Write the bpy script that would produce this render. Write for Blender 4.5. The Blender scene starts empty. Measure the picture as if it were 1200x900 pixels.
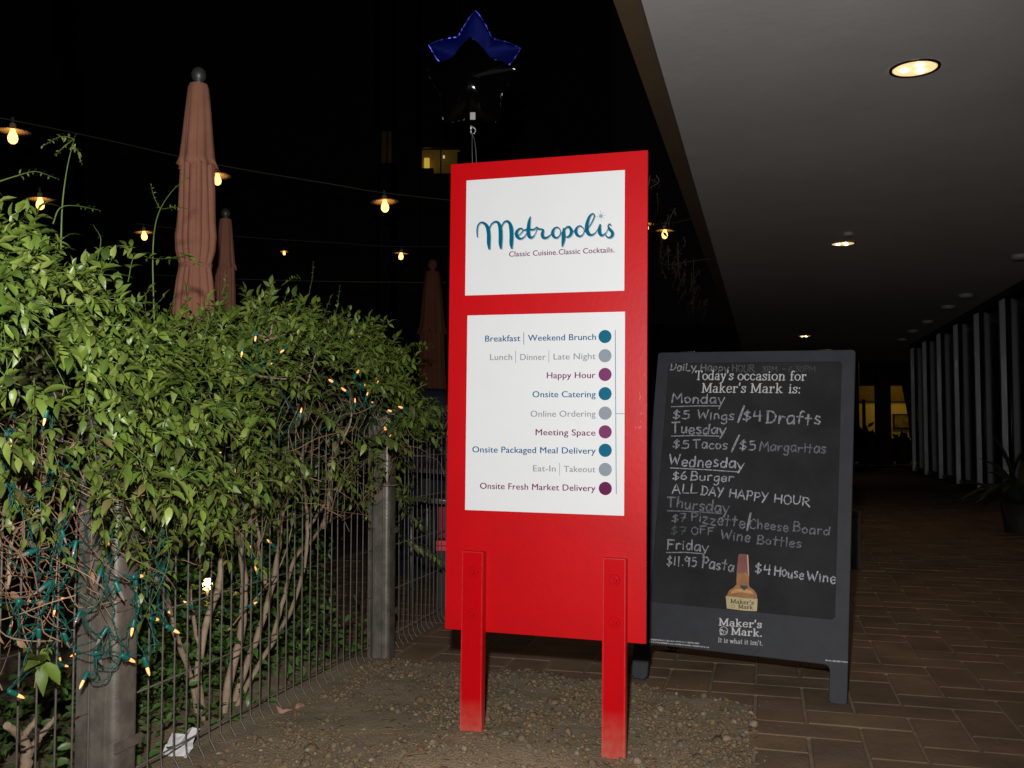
import bpy, bmesh, math, random
from mathutils import Vector, Matrix, Quaternion, noise
R = random.Random(7)
sc = bpy.context.scene
# ------------------------------------------------------------------ camera
FP = 1100.0                      # focal length in photo pixels (photo is 1200 wide)
TH = math.atan(51/FP)            # camera tilted up a little
EYE = Vector((0, 0, 1.0))
cd = bpy.data.cameras.new('camera'); cam = bpy.data.objects.new('camera', cd); sc.collection.objects.link(cam)
cd.sensor_width = 36; cd.lens = FP/1200*36; cd.clip_start = .02; cd.clip_end = 500
cam.location = EYE; cam.rotation_euler = (math.pi/2+TH, 0, 0); sc.camera = cam
# ------------------------------------------------------------------ world: night sky
w = bpy.data.worlds.new('World'); sc.world = w; w.use_nodes = True
bg = w.node_tree.nodes['Background']; bg.inputs[0].default_value = (.0016, .0011, .0012, 1); bg.inputs[1].default_value = .7
sc.view_settings.view_transform = 'Standard'; sc.view_settings.look = 'None'; sc.view_settings.exposure = 0; sc.view_settings.gamma = 1
sc.cycles.use_denoising = True
# ------------------------------------------------------------------ the camera's flash: the light the photo was taken with
fl = bpy.data.lights.new('camera_flash', 'SPOT'); fl.energy = 335; fl.spot_size = math.radians(96); fl.spot_blend = .75
fl.shadow_soft_size = .022; fl.color = (1, .985, .965)
flo = bpy.data.objects.new('camera_flash', fl); sc.collection.objects.link(flo)
flo.location = (-.05, 0, 1.22); flo.rotation_euler = (math.pi/2+TH+.015, 0, 0)

# ------------------------------------------------------------------ helpers: rays from photo pixels to places
def ray(px, py):
    u, v = px-600, 450-py
    return Vector((u, FP*math.cos(TH)-v*math.sin(TH), FP*math.sin(TH)+v*math.cos(TH)))
def G(px, py, z=0.0):
    r = ray(px, py); return EYE+r*((z-EYE.z)/r.z)
def AT(px, py, Y):
    r = ray(px, py); return EYE+r*(Y/r.y)
_r = ray(897, 501); A = math.atan2(_r.x, _r.y)
D = Vector((math.sin(A), math.cos(A), 0)); E = Vector((D.y, -D.x, 0)); Z = Vector((0, 0, 1))   # along the arcade, across it
B0 = G(428, 779)                                              # the fence line runs through here, parallel to D
def FW(s, off, z): return Vector((B0.x, B0.y, 0))+D*s-E*off+Z*z     # fence coordinates; off > 0 is behind the fence
def F(px, py, off=0):                                         # pixel -> point on the vertical plane at off
    r = ray(px, py); b = Vector((B0.x, B0.y, 0))-E*off
    return EYE+r*(b.dot(E)/r.dot(E))
def ED(e, d, z=0): return E*e+D*d+Z*z
def hit(px, py, P, N):
    r = ray(px, py); return EYE+r*((P-EYE).dot(N)/r.dot(N))
def lerp_tab(tab, x):
    if x <= tab[0][0]: return tab[0][1]
    for (a, b), (c, d) in zip(tab, tab[1:]):
        if x <= c: return b+(d-b)*(x-a)/(c-a)
    return tab[-1][1]

# ------------------------------------------------------------------ materials
MATS = {}
def mat(name, col, rough=.6, metal=0, var=0, vscale=8, bump=0, bscale=60, emit=None, es=0, spec=.5, island=None, coat=0, sampling=None, col2=None, pos=False, dust=None):
    if name in MATS: return MATS[name]
    m = bpy.data.materials.new(name); m.use_nodes = True; nt = m.node_tree; n = nt.nodes; L = nt.links
    b = n['Principled BSDF']; b.inputs['Roughness'].default_value = rough; b.inputs['Metallic'].default_value = metal
    b.inputs['Specular IOR Level'].default_value = spec; b.inputs['Coat Weight'].default_value = coat
    b.inputs['Base Color'].default_value = (*col, 1)
    tc = n.new('ShaderNodeTexCoord'); CO = tc.outputs['Object']
    if pos: CO = n.new('ShaderNodeNewGeometry').outputs['Position']
    if island:                                               # colours per leaf / pebble
        g = n.new('ShaderNodeNewGeometry'); oi = n.new('ShaderNodeObjectInfo')
        ad = n.new('ShaderNodeMath'); ad.operation = 'ADD'; L.new(g.outputs['Random Per Island'], ad.inputs[0]); L.new(oi.outputs['Random'], ad.inputs[1])
        fr = n.new('ShaderNodeMath'); fr.operation = 'FRACT'; L.new(ad.outputs[0], fr.inputs[0])
        cr = n.new('ShaderNodeValToRGB'); L.new(fr.outputs[0], cr.inputs[0])
        els = cr.color_ramp.elements
        while len(els) < len(island): els.new(.5)
        for i, c in enumerate(island): els[i].position = i/(len(island)-1); els[i].color = (*c, 1)
        src = cr.outputs[0]
        if var:
            no = n.new('ShaderNodeTexNoise'); no.inputs['Scale'].default_value = vscale; no.inputs['Detail'].default_value = 6; no.inputs['Roughness'].default_value = .6; L.new(CO, no.inputs[0]); crv = n.new('ShaderNodeMapRange'); crv.inputs[1].default_value = .3; crv.inputs[2].default_value = .7; crv.inputs[3].default_value = .25; crv.inputs[4].default_value = 1.25; crv.clamp = False; L.new(no.outputs['Fac'], crv.inputs[0])
            mx = n.new('ShaderNodeMix'); mx.data_type = 'RGBA'; mx.blend_type = 'MULTIPLY'; mx.inputs[0].default_value = var
            L.new(src, mx.inputs[6]); L.new(crv.outputs[0], mx.inputs[7]); src = mx.outputs[2]
        L.new(src, b.inputs['Base Color'])
    elif var:
        no = n.new('ShaderNodeTexNoise'); no.inputs['Scale'].default_value = vscale; no.inputs['Detail'].default_value = 8; no.inputs['Roughness'].default_value = .65
        L.new(CO, no.inputs[0])
        cr = n.new('ShaderNodeValToRGB'); L.new(no.outputs['Fac'], cr.inputs[0])
        c2 = col2 or tuple(c*(1-var) for c in col)
        cr.color_ramp.elements[0].position = .3; cr.color_ramp.elements[0].color = (*c2, 1)
        cr.color_ramp.elements[1].position = .7; cr.color_ramp.elements[1].color = (*col, 1)
        L.new(cr.outputs[0], b.inputs['Base Color'])
    if dust:                                                 # dust and splashed dirt near the ground, broken up by noise
        zlev, dc = dust; gp = n.new('ShaderNodeNewGeometry'); sx = n.new('ShaderNodeSeparateXYZ'); L.new(gp.outputs['Position'], sx.inputs[0])
        dn = n.new('ShaderNodeTexNoise'); dn.inputs['Scale'].default_value = 45; dn.inputs['Detail'].default_value = 6; L.new(gp.outputs['Position'], dn.inputs[0])
        m1 = n.new('ShaderNodeMapRange'); m1.inputs[1].default_value = zlev; m1.inputs[2].default_value = 0; L.new(sx.outputs[2], m1.inputs[0])
        m2 = n.new('ShaderNodeMath'); m2.operation = 'MULTIPLY'; L.new(m1.outputs[0], m2.inputs[0]); L.new(dn.outputs['Fac'], m2.inputs[1])
        mxd = n.new('ShaderNodeMix'); mxd.data_type = 'RGBA'; L.new(m2.outputs[0], mxd.inputs[0]); lk = b.inputs['Base Color'].links
        if lk: L.new(lk[0].from_socket, mxd.inputs[6])
        else: mxd.inputs[6].default_value = (*col, 1)
        mxd.inputs[7].default_value = (*dc, 1); L.new(mxd.outputs[2], b.inputs['Base Color'])
    if bump:
        nb = n.new('ShaderNodeTexNoise'); nb.inputs['Scale'].default_value = bscale; nb.inputs['Detail'].default_value = 6; L.new(tc.outputs['Object'], nb.inputs[0])
        bp = n.new('ShaderNodeBump'); bp.inputs['Strength'].default_value = bump; bp.inputs['Distance'].default_value = .01
        L.new(nb.outputs['Fac'], bp.inputs['Height']); L.new(bp.outputs[0], b.inputs['Normal'])
    if emit:
        b.inputs['Emission Color'].default_value = (*emit, 1); b.inputs['Emission Strength'].default_value = es
    if sampling: m.cycles.emission_sampling = sampling
    MATS[name] = m; return m
def glass(name, col=(1, 1, 1), rough=.02, alpha=.15):
    if name in MATS: return MATS[name]
    m = bpy.data.materials.new(name); m.use_nodes = True; nt = m.node_tree; n = nt.nodes; n.clear()
    o = n.new('ShaderNodeOutputMaterial'); t = n.new('ShaderNodeBsdfTransparent'); g = n.new('ShaderNodeBsdfGlossy'); mx = n.new('ShaderNodeMixShader'); fr = n.new('ShaderNodeFresnel')
    t.inputs[0].default_value = (*col, 1); g.inputs['Roughness'].default_value = rough; fr.inputs[0].default_value = 1.5
    nt.links.new(fr.outputs[0], mx.inputs[0]); nt.links.new(t.outputs[0], mx.inputs[1]); nt.links.new(g.outputs[0], mx.inputs[2]); nt.links.new(mx.outputs[0], o.inputs[0])
    MATS[name] = m; return m

# ------------------------------------------------------------------ mesh builders
class MB:
    def __init__(s): s.v = []; s.f = []; s.sm = []
    def add(s, vs, fs, smooth=False):
        k = len(s.v); s.v += [tuple(v) for v in vs]; s.f += [tuple(i+k for i in f) for f in fs]; s.sm += [smooth]*len(fs)
    def box(s, c, ax, ay, az, taper=1.0):
        """box from centre and three half-axes"""
        c = Vector(c); vs = []
        for k in (-1, 1):
            q = taper if k == 1 else 1
            for i, j in ((-1, -1), (1, -1), (1, 1), (-1, 1)): vs.append(c+ax*i*q+ay*j*q+az*k)
        s.add(vs, [(0, 3, 2, 1), (4, 5, 6, 7), (0, 1, 5, 4), (1, 2, 6, 5), (2, 3, 7, 6), (3, 0, 4, 7)])
    def cbox(s, c, hx, hy, hz, ch, ax=Vector((1, 0, 0)), ay=Vector((0, 1, 0))):
        """block with chamfered top edges and corners"""
        c = Vector(c); az = ax.cross(ay); vs = []
        for (x, y, z) in ((hx, hy, -hz), (hx, hy, hz-ch), (hx-ch, hy-ch, hz)):
            for i, j in ((-1, -1), (1, -1), (1, 1), (-1, 1)): vs.append(c+ax*i*x+ay*j*y+az*z)
        fs = [(8, 9, 10, 11)]
        for r0 in (0, 4):
            for i in range(4): j = (i+1) % 4; fs.append((r0+i, r0+j, r0+j+4, r0+i+4))
        s.add(vs, fs)
    def tube(s, pts, rad, n=6, caps=True, smooth=True):
        pts = [Vector(p) for p in pts]
        if not isinstance(rad, (list, tuple)): rad = [rad]*len(pts)
        t0 = (pts[1]-pts[0]).normalized(); up = Z if abs(t0.z) < .9 else Vector((1, 0, 0))
        a = t0.cross(up).normalized(); k = len(s.v); m = len(pts)
        for i, p in enumerate(pts):
            t = (pts[min(i+1, m-1)]-pts[max(i-1, 0)])
            t = t.normalized() if t.length > 1e-9 else t0
            a = (a-t*a.dot(t)); a = a.normalized() if a.length > 1e-6 else t.orthogonal().normalized()
            b = t.cross(a)
            for j in range(n):
                q = 2*math.pi*j/n; s.v.append(tuple(p+(a*math.cos(q)+b*math.sin(q))*rad[i]))
        for i in range(m-1):
            for j in range(n):
                j2 = (j+1) % n; s.f.append((k+i*n+j, k+i*n+j2, k+(i+1)*n+j2, k+(i+1)*n+j)); s.sm.append(smooth)
        if caps:
            s.f.append(tuple(k+j for j in range(n))[::-1]); s.sm.append(False)
            s.f.append(tuple(k+(m-1)*n+j for j in range(n))); s.sm.append(False)
    def lathe(s, prof, c=(0, 0, 0), n=20, smooth=True, rfun=None):
        k = len(s.v); c = Vector(c)
        for i, (r, z) in enumerate(prof):
            for j in range(n):
                q = 2*math.pi*j/n; rr = r*(rfun(q, i, z) if rfun else 1)
                s.v.append((c.x+rr*math.cos(q), c.y+rr*math.sin(q), c.z+z))
        for i in range(len(prof)-1):
            for j in range(n):
                j2 = (j+1) % n; s.f.append((k+i*n+j, k+i*n+j2, k+(i+1)*n+j2, k+(i+1)*n+j)); s.sm.append(smooth)
    def mesh(s, name, m):
        me = bpy.data.meshes.new(name); me.from_pydata(s.v, [], s.f); me.materials.append(m)
        me.polygons.foreach_set('use_smooth', s.sm); me.update(); return me
    def build(s, name, m, parent=None, inv=True):
        return link(name, s.mesh(name, m), parent)
def link(name, me, parent=None, mw=None):
    """link a part; whatever its parent, its own transform is its place in the world"""
    o = bpy.data.objects.new(name, me); sc.collection.objects.link(o)
    if mw is not None: o.matrix_basis = mw
    if parent is not None:
        o.parent = parent; o.matrix_parent_inverse = parent.matrix_basis.inverted()
    return o
def tag(o, label=None, cat=None, group=None, kind=None):
    if label: o['label'] = label
    if cat: o['category'] = cat
    if group: o['group'] = group
    if kind: o['kind'] = kind
    return o
def thing(name, label, cat, loc=(0, 0, 0), group=None):
    """an Empty at the base of a thing. Parts are written in world coordinates and moved under it at the end."""
    o = bpy.data.objects.new(name, None); sc.collection.objects.link(o); o.location = loc; o.empty_display_size = .1
    return tag(o, label, cat, group)
def crom(pts, n=6):
    P = [Vector(p) for p in pts]
    if len(P) < 3: return [P[0]+(P[-1]-P[0])*i/n for i in range(n+1)]
    Q = [P[0]*2-P[1]]+P+[P[-1]*2-P[-2]]; out = []
    for i in range(1, len(Q)-2):
        a, b, c, d = Q[i-1:i+3]
        for k in range(n):
            t = k/n; out.append(.5*((2*b)+(c-a)*t+(2*a-5*b+4*c-d)*t*t+(3*b-a-3*c+d)*t**3))
    out.append(P[-1]); return out

# a flat board in space on which things are laid out in metres (u right, v up), with n towards the viewer
class Plane:
    def __init__(s, tl, tr, bl, br):
        s.U = ((tr-tl)+(br-bl)).normalized(); v = ((tl-bl)+(tr-br)); v = v-s.U*v.dot(s.U); s.V = v.normalized(); s.N = s.U.cross(s.V)
        c = (tl+tr+bl+br)/4; s.w = ((tr-tl).length+(br-bl).length)/2; s.h = ((tl-bl).length+(tr-br).length)/2
        s.O = c-s.U*s.w/2-s.V*s.h/2
    def P(s, u, v, n=0): return s.O+s.U*u+s.V*v+s.N*n
    def uv(s, px, py):
        p = hit(px, py, s.O, s.N)-s.O; return Vector((p.dot(s.U), p.dot(s.V)))
    def off(s, n):
        q = Plane.__new__(Plane); q.__dict__ = dict(s.__dict__); q.O = s.O+s.N*n; return q
def prism(mb, pl, pts, n0, n1, smooth=False):
    """polygon pts (u,v), from depth n0 (back) to n1 (front)"""
    k = len(pts); mb.add([pl.P(u, v, n1) for u, v in pts]+[pl.P(u, v, n0) for u, v in pts],
        [tuple(range(k)), tuple(range(2*k-1, k-1, -1))]+[(i, i+k, (i+1) % k+k, (i+1) % k) for i in range(k)], smooth)
def filled(loops, pl, name, m, depth, bevel, n_front, parent):
    """flat outline with holes, given thickness and a small rounded edge"""
    cu = bpy.data.curves.new('tmp', 'CURVE'); cu.dimensions = '2D'; cu.fill_mode = 'BOTH'; cu.extrude = max(depth/2-bevel, 0); cu.bevel_depth = bevel; cu.offset = -bevel; cu.bevel_resolution = 1
    for lp in loops:
        sp = cu.splines.new('POLY'); sp.points.add(len(lp)-1); sp.use_cyclic_u = True
        for p, (x, y) in zip(sp.points, lp): p.co = (x, y, 0, 1)
    o = bpy.data.objects.new('tmp', cu); sc.collection.objects.link(o)
    me = bpy.data.meshes.new_from_object(o.evaluated_get(bpy.context.evaluated_depsgraph_get())); bpy.data.objects.remove(o); bpy.data.curves.remove(cu)
    for v in me.vertices: v.co = pl.P(v.co.x, v.co.y, v.co.z+n_front-depth/2)
    me.materials.clear(); me.materials.append(m); me.name = name; me.update(); return link(name, me, parent)
def rrect(u0, v0, u1, v1, r, n=5):
    out = []
    for cx, cy, a0 in ((u1-r, v0+r, -90), (u1-r, v1-r, 0), (u0+r, v1-r, 90), (u0+r, v0+r, 180)):
        for k in range(n+1):
            a = math.radians(a0+90*k/n); out.append((cx+r*math.cos(a), cy+r*math.sin(a)))
    return out
# ------------------------------------------------------------------ lettering
_gl = {}
def text_mesh(txt):
    if txt not in _gl:
        cu = bpy.data.curves.new('tmp', 'FONT'); cu.body = txt; cu.size = 1; cu.resolution_u = 4; cu.space_character = 1.03
        o = bpy.data.objects.new('tmp', cu); sc.collection.objects.link(o)
        me = bpy.data.meshes.new_from_object(o.evaluated_get(bpy.context.evaluated_depsgraph_get())); bpy.data.objects.remove(o)
        vs = [v.co.copy() for v in me.vertices]; fs = [tuple(p.vertices) for p in me.polygons]
        _gl[txt] = (vs, fs, min(v.x for v in vs), max(v.x for v in vs)); bpy.data.meshes.remove(me)
    return _gl[txt]
def sans(mb, pl, txt, a, b, cap, n, bold=True):
    """plain sans text whose baseline runs from pixel a to pixel b"""
    p0, p1 = pl.uv(*a), pl.uv(*b); h = (pl.uv(a[0], a[1]-cap)-p0).length; vs, fs, x0, x1 = text_mesh(txt)
    dx = (p1-p0); L = dx.length; dx.normalize(); dy = Vector((-dx.y, dx.x)); out = []
    for v in vs:
        q = p0+dx*(v.x-x0)/(x1-x0)*L+dy*v.y*h/.727; out.append(pl.P(q.x, q.y, n))
    mb.add(out, fs)
    if bold: sh = dx*h*.035; mb.add([o_+pl.U*sh.x+pl.V*sh.y-pl.N*.00008 for o_ in out], fs)
RB = [0]
def ribbon(mb, pl, pts, n, step=True):
    """pts: (u, v, width)"""
    if step: RB[0] = (RB[0]+1) % 40
    n = n+RB[0]*1.2e-5; k = len(pts); vs = []
    for i, (u, v, wd) in enumerate(pts):
        a, b = pts[max(i-1, 0)], pts[min(i+1, k-1)]; t = Vector((b[0]-a[0], b[1]-a[1]))
        t = t.normalized() if t.length > 1e-9 else Vector((1, 0)); q = Vector((-t.y, t.x))*wd/2
        ex = t*(wd*.3)*(-1 if i == 0 else 1 if i == k-1 else 0)
        vs += [pl.P(u+q.x+ex.x, v+q.y+ex.y, n), pl.P(u-q.x+ex.x, v-q.y+ex.y, n)]
    mb.add(vs, [(2*i, 2*i+1, 2*i+3, 2*i+2) for i in range(k-1)])
def parse(d):
    out = {}
    for ch, wd, st in d:
        ss = []
        for s in st.split('|'):
            sm = s[0] == 's'; s = s[1:] if sm else s
            p = [tuple(float(q) for q in t.split(',')) for t in s.split()]; ss.append((sm, p))
        out[ch] = (wd, ss)
    return out
HAND = parse([('A', .6, '0,0 .3,1 .58,-.03|.1,.36 .5,.33'), ('B', .56, '.06,0 .08,1|s.02,.98 .3,1 .46,.82 .38,.6 .08,.52|s.08,.52 .4,.5 .54,.26 .4,.05 .02,0'),
 ('C', .52, 's.5,.82 .34,1 .12,.86 .03,.45 .14,.08 .34,0 .52,.14'), ('D', .6, '.1,0 .08,1|s0,.97 .34,.95 .56,.66 .5,.25 .3,.03 .02,0'),
 ('F', .5, '.06,0 .08,1|.0,.96 .5,1|.06,.55 .42,.56'), ('H', .58, '.05,0 .04,1|.54,-.02 .52,.98|.05,.5 .54,.5'), ('L', .48, '.1,1 .05,.02 .48,.03'),
 ('M', .74, '0,0 .1,1 .36,.35 .62,.98 .72,0'), ('O', .56, 's.3,.95 .1,.85 .02,.45 .14,.06 .34,.0 .52,.3 .5,.75 .3,.95'),
 ('P', .5, '.08,-.02 .1,1|s.0,.95 .32,.98 .5,.78 .38,.52 .1,.45'), ('R', .58, '.08,0 .08,1|s.0,.95 .32,.98 .48,.78 .36,.54 .1,.48|.2,.48 .6,-.08'),
 ('T', .6, '.3,0 .27,.98|0,.95 .62,1'), ('U', .54, 's.05,1 .04,.3 .14,.03 .34,.03 .48,.3 .52,1'), ('W', .74, '0,.98 .16,0 .36,.72 .54,0 .74,1'),
 ('Y', .5, '0,1 .26,.5|.52,1 .14,-.12'),
 ('a', .46, 's.4,.55 .22,.62 .05,.4 .08,.08 .24,.02 .4,.3|.42,.6 .43,.0'), ('c', .4, 's.38,.5 .22,.6 .05,.36 .12,.05 .3,.02 .4,.12'),
 ('d', .46, 's.4,.5 .2,.6 .04,.35 .1,.05 .26,.02 .4,.3|.42,1.0 .42,.0'), ('e', .42, 's.06,.3 .38,.34 .34,.56 .18,.6 .05,.38 .1,.08 .26,.0 .4,.12'),
 ('f', .36, 's.4,.95 .24,1 .17,.8 .16,.4 .15,.0|.0,.55 .36,.56'), ('g', .44, 's.38,.54 .2,.6 .05,.38 .1,.1 .26,.08 .39,.3|s.4,.6 .4,.1 .36,-.3 .18,-.4 .02,-.28'),
 ('h', .46, '.06,1 .05,0|s.06,.35 .2,.56 .36,.5 .4,.25 .4,0'), ('i', .16, '.08,.58 .08,0|.08,.78 .08,.82'), ('l', .16, '.08,1 .08,.0'),
 ('n', .44, '.06,.58 .06,0|s.06,.35 .2,.56 .34,.5 .38,.25 .39,0'), ('o', .44, 's.22,.58 .06,.46 .04,.18 .18,.02 .36,.1 .4,.38 .22,.58'),
 ('p', .44, '.06,.6 .06,-.35|s.06,.5 .24,.62 .4,.45 .34,.12 .06,.1'), ('r', .36, '.06,.58 .06,0|s.06,.32 .18,.54 .36,.52'),
 ('s', .38, 's.34,.54 .18,.6 .06,.46 .18,.32 .34,.2 .24,.02 .04,.06'), ('t', .38, '.19,.92 .17,.02|.0,.6 .38,.58'), ('u', .44, 's.05,.58 .06,.15 .18,.01 .34,.15 .38,.58|.39,.6 .4,0'),
 ('w', .6, '0,.6 .14,.0 .28,.5 .42,.0 .58,.62'), ('y', .44, '0,.6 .2,.08|.44,.62 .1,-.42'), ('z', .44, '.02,.58 .4,.56 .02,.04 .44,.0'), ('Z', .44, '.02,.58 .4,.56 .02,.04 .44,.0'),
 ('0', .44, 's.24,.9 .06,.75 .04,.25 .2,.02 .4,.2 .4,.7 .24,.9'), ('1', .2, '.1,.95 .1,0'), ('3', .42, 's.04,.85 .28,.92 .34,.7 .16,.52 .38,.4 .34,.08 .04,.05'),
 ('4', .48, '.1,.9 .04,.42 .46,.46|.38,.95 .36,.0'), ('5', .44, '.38,.92 .1,.9 .08,.55|s.08,.55 .34,.56 .4,.25 .26,.02 .02,.06'), ('6', .42, 's.32,.95 .1,.62 .04,.2 .2,.0 .38,.18 .3,.42 .06,.32'),
 ('7', .44, '.02,.9 .42,.88 .16,.0|.1,.45 .38,.47'), ('9', .42, 's.36,.7 .2,.92 .05,.72 .14,.5 .36,.62|.37,.85 .34,.0'),
 ('$', .42, 's.38,.76 .2,.84 .06,.66 .2,.46 .38,.3 .24,.08 .02,.14|.23,1.0 .18,-.1'), ('/', .3, '.0,-.25 .3,1.15'), ('-', .36, '.04,.45 .32,.46'), (':', .16, '.08,.55 .08,.6|.08,.1 .08,.15'), ('.', .14, '.06,.0 .08,.05'), (' ', .3, '0,0 0,0')])
SER = parse([('T', .72, '.36,0 .36,.95|.02,.94 .7,.94|.21,.02 .51,.02|.04,.95 .04,.8|.68,.95 .68,.8'),
 ('M', .98, '.15,0 .15,.95|.17,.92 .47,.1|.48,.1 .8,.92|.83,.95 .83,0|.0,.02 .3,.02|.68,.02 .98,.02|.02,.94 .17,.94|.8,.94 .96,.94'),
 ('I', .34, '.17,0 .17,.95|.02,.02 .32,.02|.02,.94 .32,.94'), ('o', .56, 's.28,.64 .08,.5 .06,.2 .28,.0 .48,.16 .5,.46 .28,.64'),
 ('d', .62, '.46,0 .46,1.0|s.46,.5 .28,.62 .08,.46 .08,.16 .26,.0 .46,.16|.3,.98 .46,.98|.46,.02 .6,.02'), ('a', .54, 's.08,.52 .26,.64 .4,.5 .4,.2|.4,.5 .4,.0|s.4,.36 .12,.3 .08,.1 .24,.0 .4,.14|.4,.02 .54,.02'),
 ('y', .58, '.1,.62 .3,.02|s.5,.62 .3,.0 .2,-.26 .04,-.28|.0,.61 .22,.61|.38,.61 .58,.61'), ("'", .2, '.1,1 .07,.74'), ('s', .44, 's.38,.56 .2,.64 .08,.5 .22,.34 .38,.2 .24,.0 .04,.1|.38,.62 .38,.46|.05,.16 .05,.02'),
 ('c', .5, 's.44,.5 .28,.64 .08,.5 .06,.2 .26,.0 .46,.14'), ('i', .32, '.15,0 .15,.62|.02,.02 .3,.02|.03,.61 .16,.61|.14,.82 .14,.9'), ('1', .32, '.15,0 .15,.62|.02,.02 .3,.02|.03,.61 .16,.61'),
 ('n', .66, '.15,0 .15,.62|s.15,.42 .3,.62 .48,.52 .5,.3 .5,.0|.02,.02 .28,.02|.38,.02 .64,.02|.03,.61 .16,.61'), ('f', .4, 's.42,.9 .28,1 .17,.85 .16,.5 .16,.0|.02,.02 .34,.02|.02,.6 .36,.6'),
 ('r', .5, '.15,0 .15,.62|s.15,.36 .24,.58 .42,.6|.02,.02 .32,.02|.03,.61 .16,.61|.42,.62 .42,.5'), ('k', .64, '.15,0 .15,1|.15,.28 .46,.6|.26,.36 .52,.02|.02,.02 .28,.02|.42,.02 .64,.02|.34,.61 .56,.61|.02,.98 .16,.98'),
 ('e', .52, 's.07,.34 .46,.36 .38,.6 .2,.62 .07,.4 .1,.1 .28,.0 .47,.12'), (':', .26, '.12,.02 .12,.1|.12,.5 .12,.58'), ('.', .22, '.1,.02 .1,.1'), ('t', .42, 's.18,.86 .17,.3 .2,.04 .38,.06|.02,.6 .38,.6'),
 ('w', .8, '.1,.62 .24,.02|.24,.02 .4,.6|.4,.6 .56,.02|.56,.02 .7,.62|.0,.61 .22,.61|.58,.61 .8,.61'), ('h', .66, '.15,0 .15,1|s.15,.42 .3,.62 .48,.52 .5,.3 .5,.0|.02,.02 .28,.02|.38,.02 .64,.02|.02,.98 .16,.98'), (' ', .3, '0,0 0,0')])
def stroke_text(mb, pl, font, txt, a, b, cap, n, wd=.09, nib=None, jit=0):
    p0, p1 = pl.uv(*a), pl.uv(*b); h = (pl.uv(a[0], a[1]-cap)-p0).length
    sp = .12 if font is HAND else .05; tot = sum(font[c][0]+sp for c in txt)-sp
    dx = p1-p0; sx = dx.length/tot; dx.normalize(); dy = Vector((-dx.y, dx.x)); x = 0
    for c in txt:
        wch, ss = font[c]; jy = R.uniform(-jit, jit); js = 1+R.uniform(-jit, jit)*1.2
        if c != ' ':
            for sm, pts in ss:
                q = [(px+(R.uniform(-jit, jit)*.3), py+(R.uniform(-jit, jit)*.3)) for px, py in pts]
                q = crom([Vector((*t, 0)) for t in q], 6) if sm else [Vector((*q[i], 0))+(Vector((*q[i+1], 0))-Vector((*q[i], 0)))*k/3 for i in range(len(q)-1) for k in (range(3) if i < len(q)-2 else range(4))]
                out = []
                for i, v in enumerate(q):
                    m = p0+dx*(x+v.x)*sx+dy*(v.y*js+jy)*h; wdt = wd*h
                    if nib:
                        t = q[min(i+1, len(q)-1)]-q[max(i-1, 0)]; l = t.length or 1
                        wdt = h*(nib[1]+(nib[0]-nib[1])*(abs(t.y)/l)**1.5)
                    else: wdt *= 1+.4*math.sin(i*1.1+x*9)*(jit > 0)
                    out.append((m.x, m.y, wdt))
                ribbon(mb, pl, out, n)
        x += wch+sp
def pxline(mb, pl, pts, wpx, n):
    """ribbon whose centre runs through photo pixels"""
    out = []
    for p in pts:
        q = pl.uv(p[0], p[1]); k = (pl.uv(p[0]+1, p[1])-q).length; out.append((q.x, q.y, (p[2] if len(p) > 2 else wpx)*k))
    ribbon(mb, pl, out, n)
def disc(mb, pl, c, r, n, sy=1, seg=28):
    mb.add([pl.P(c.x+r*math.cos(2*math.pi*i/seg), c.y+r*sy*math.sin(2*math.pi*i/seg), n) for i in range(seg)], [tuple(range(seg))])
# ================================================================== the setting
CZ = 2.925                                                     # arcade ceiling height
m_brick = mat('paver', (.2, .125, .085), .75, bump=.35, bscale=90, var=.55, vscale=3.3, pos=True, island=[(0.224, 0.148, 0.088), (0.263, 0.168, 0.097), (0.196, 0.133, 0.083), (0.247, 0.153, 0.092), (0.213, 0.148, 0.097)])
m_sand = mat('joint_sand', (.32, .235, .15), .95, bump=.4, bscale=250, var=.4, vscale=14)
m_dirt = mat('dirt', (.36, .28, .18), .95, bump=.8, bscale=120, var=.6, vscale=5, col2=(.2, .155, .095), pos=True)
g = MB(); S = 60
g.add([(-S, -S, -.045), (S, -S, -.045), (S, S, -.045), (-S, S, -.045)], [(0, 1, 2, 3)])
tag(g.build('ground', mat('far_ground', (.1, .08, .06), .95, var=.3, vscale=2)), 'dark bare ground all around the arcade and patio', kind='structure')
# herringbone pavers: cells of .17 across the arcade and .152 along it
CE, CD, E0, D0 = .17, .152, .462, 3.225
base = MB()
q = [ED(-3.2, .3, -.0065), ED(9.5, .3, -.0065), ED(9.5, 16, -.0065), ED(-3.2, 16, -.0065)]
base.add(q, [(0, 1, 2, 3)]); base.add([p-Z*.03 for p in q], [(0, 3, 2, 1)])
pave = base.build('pavement', m_sand); tag(pave, 'brown brick pavement in herringbone with sandy joints under the arcade', kind='structure')
bed = [G(740, 800), G(882, 826), G(885, 905)]
def bed_ed(p): return (p.dot(E), p.dot(D))
BE = [bed_ed(p) for p in bed]; BK = bed_ed(G(480, 773))
def bed_right(d): return BE[2][0]+(BE[1][0]-BE[2][0])*max(0, min(1, (d-BE[2][1])/(BE[1][1]-BE[2][1])))
def bed_back(e):
    if e < BK[0]: return BK[1]
    if e < BE[0][0]: t = (e-BK[0])/(BE[0][0]-BK[0]); return BK[1]+(BE[0][1]-BK[1])*t
    t = (e-BE[0][0])/(BE[1][0]-BE[0][0]); return BE[0][1]+(BE[1][1]-BE[0][1])*t
def in_bed(e, d): return min(bed_right(d)-e, (bed_back(e)-d))            # metres inside the dirt bed, negative outside
cells = []
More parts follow.
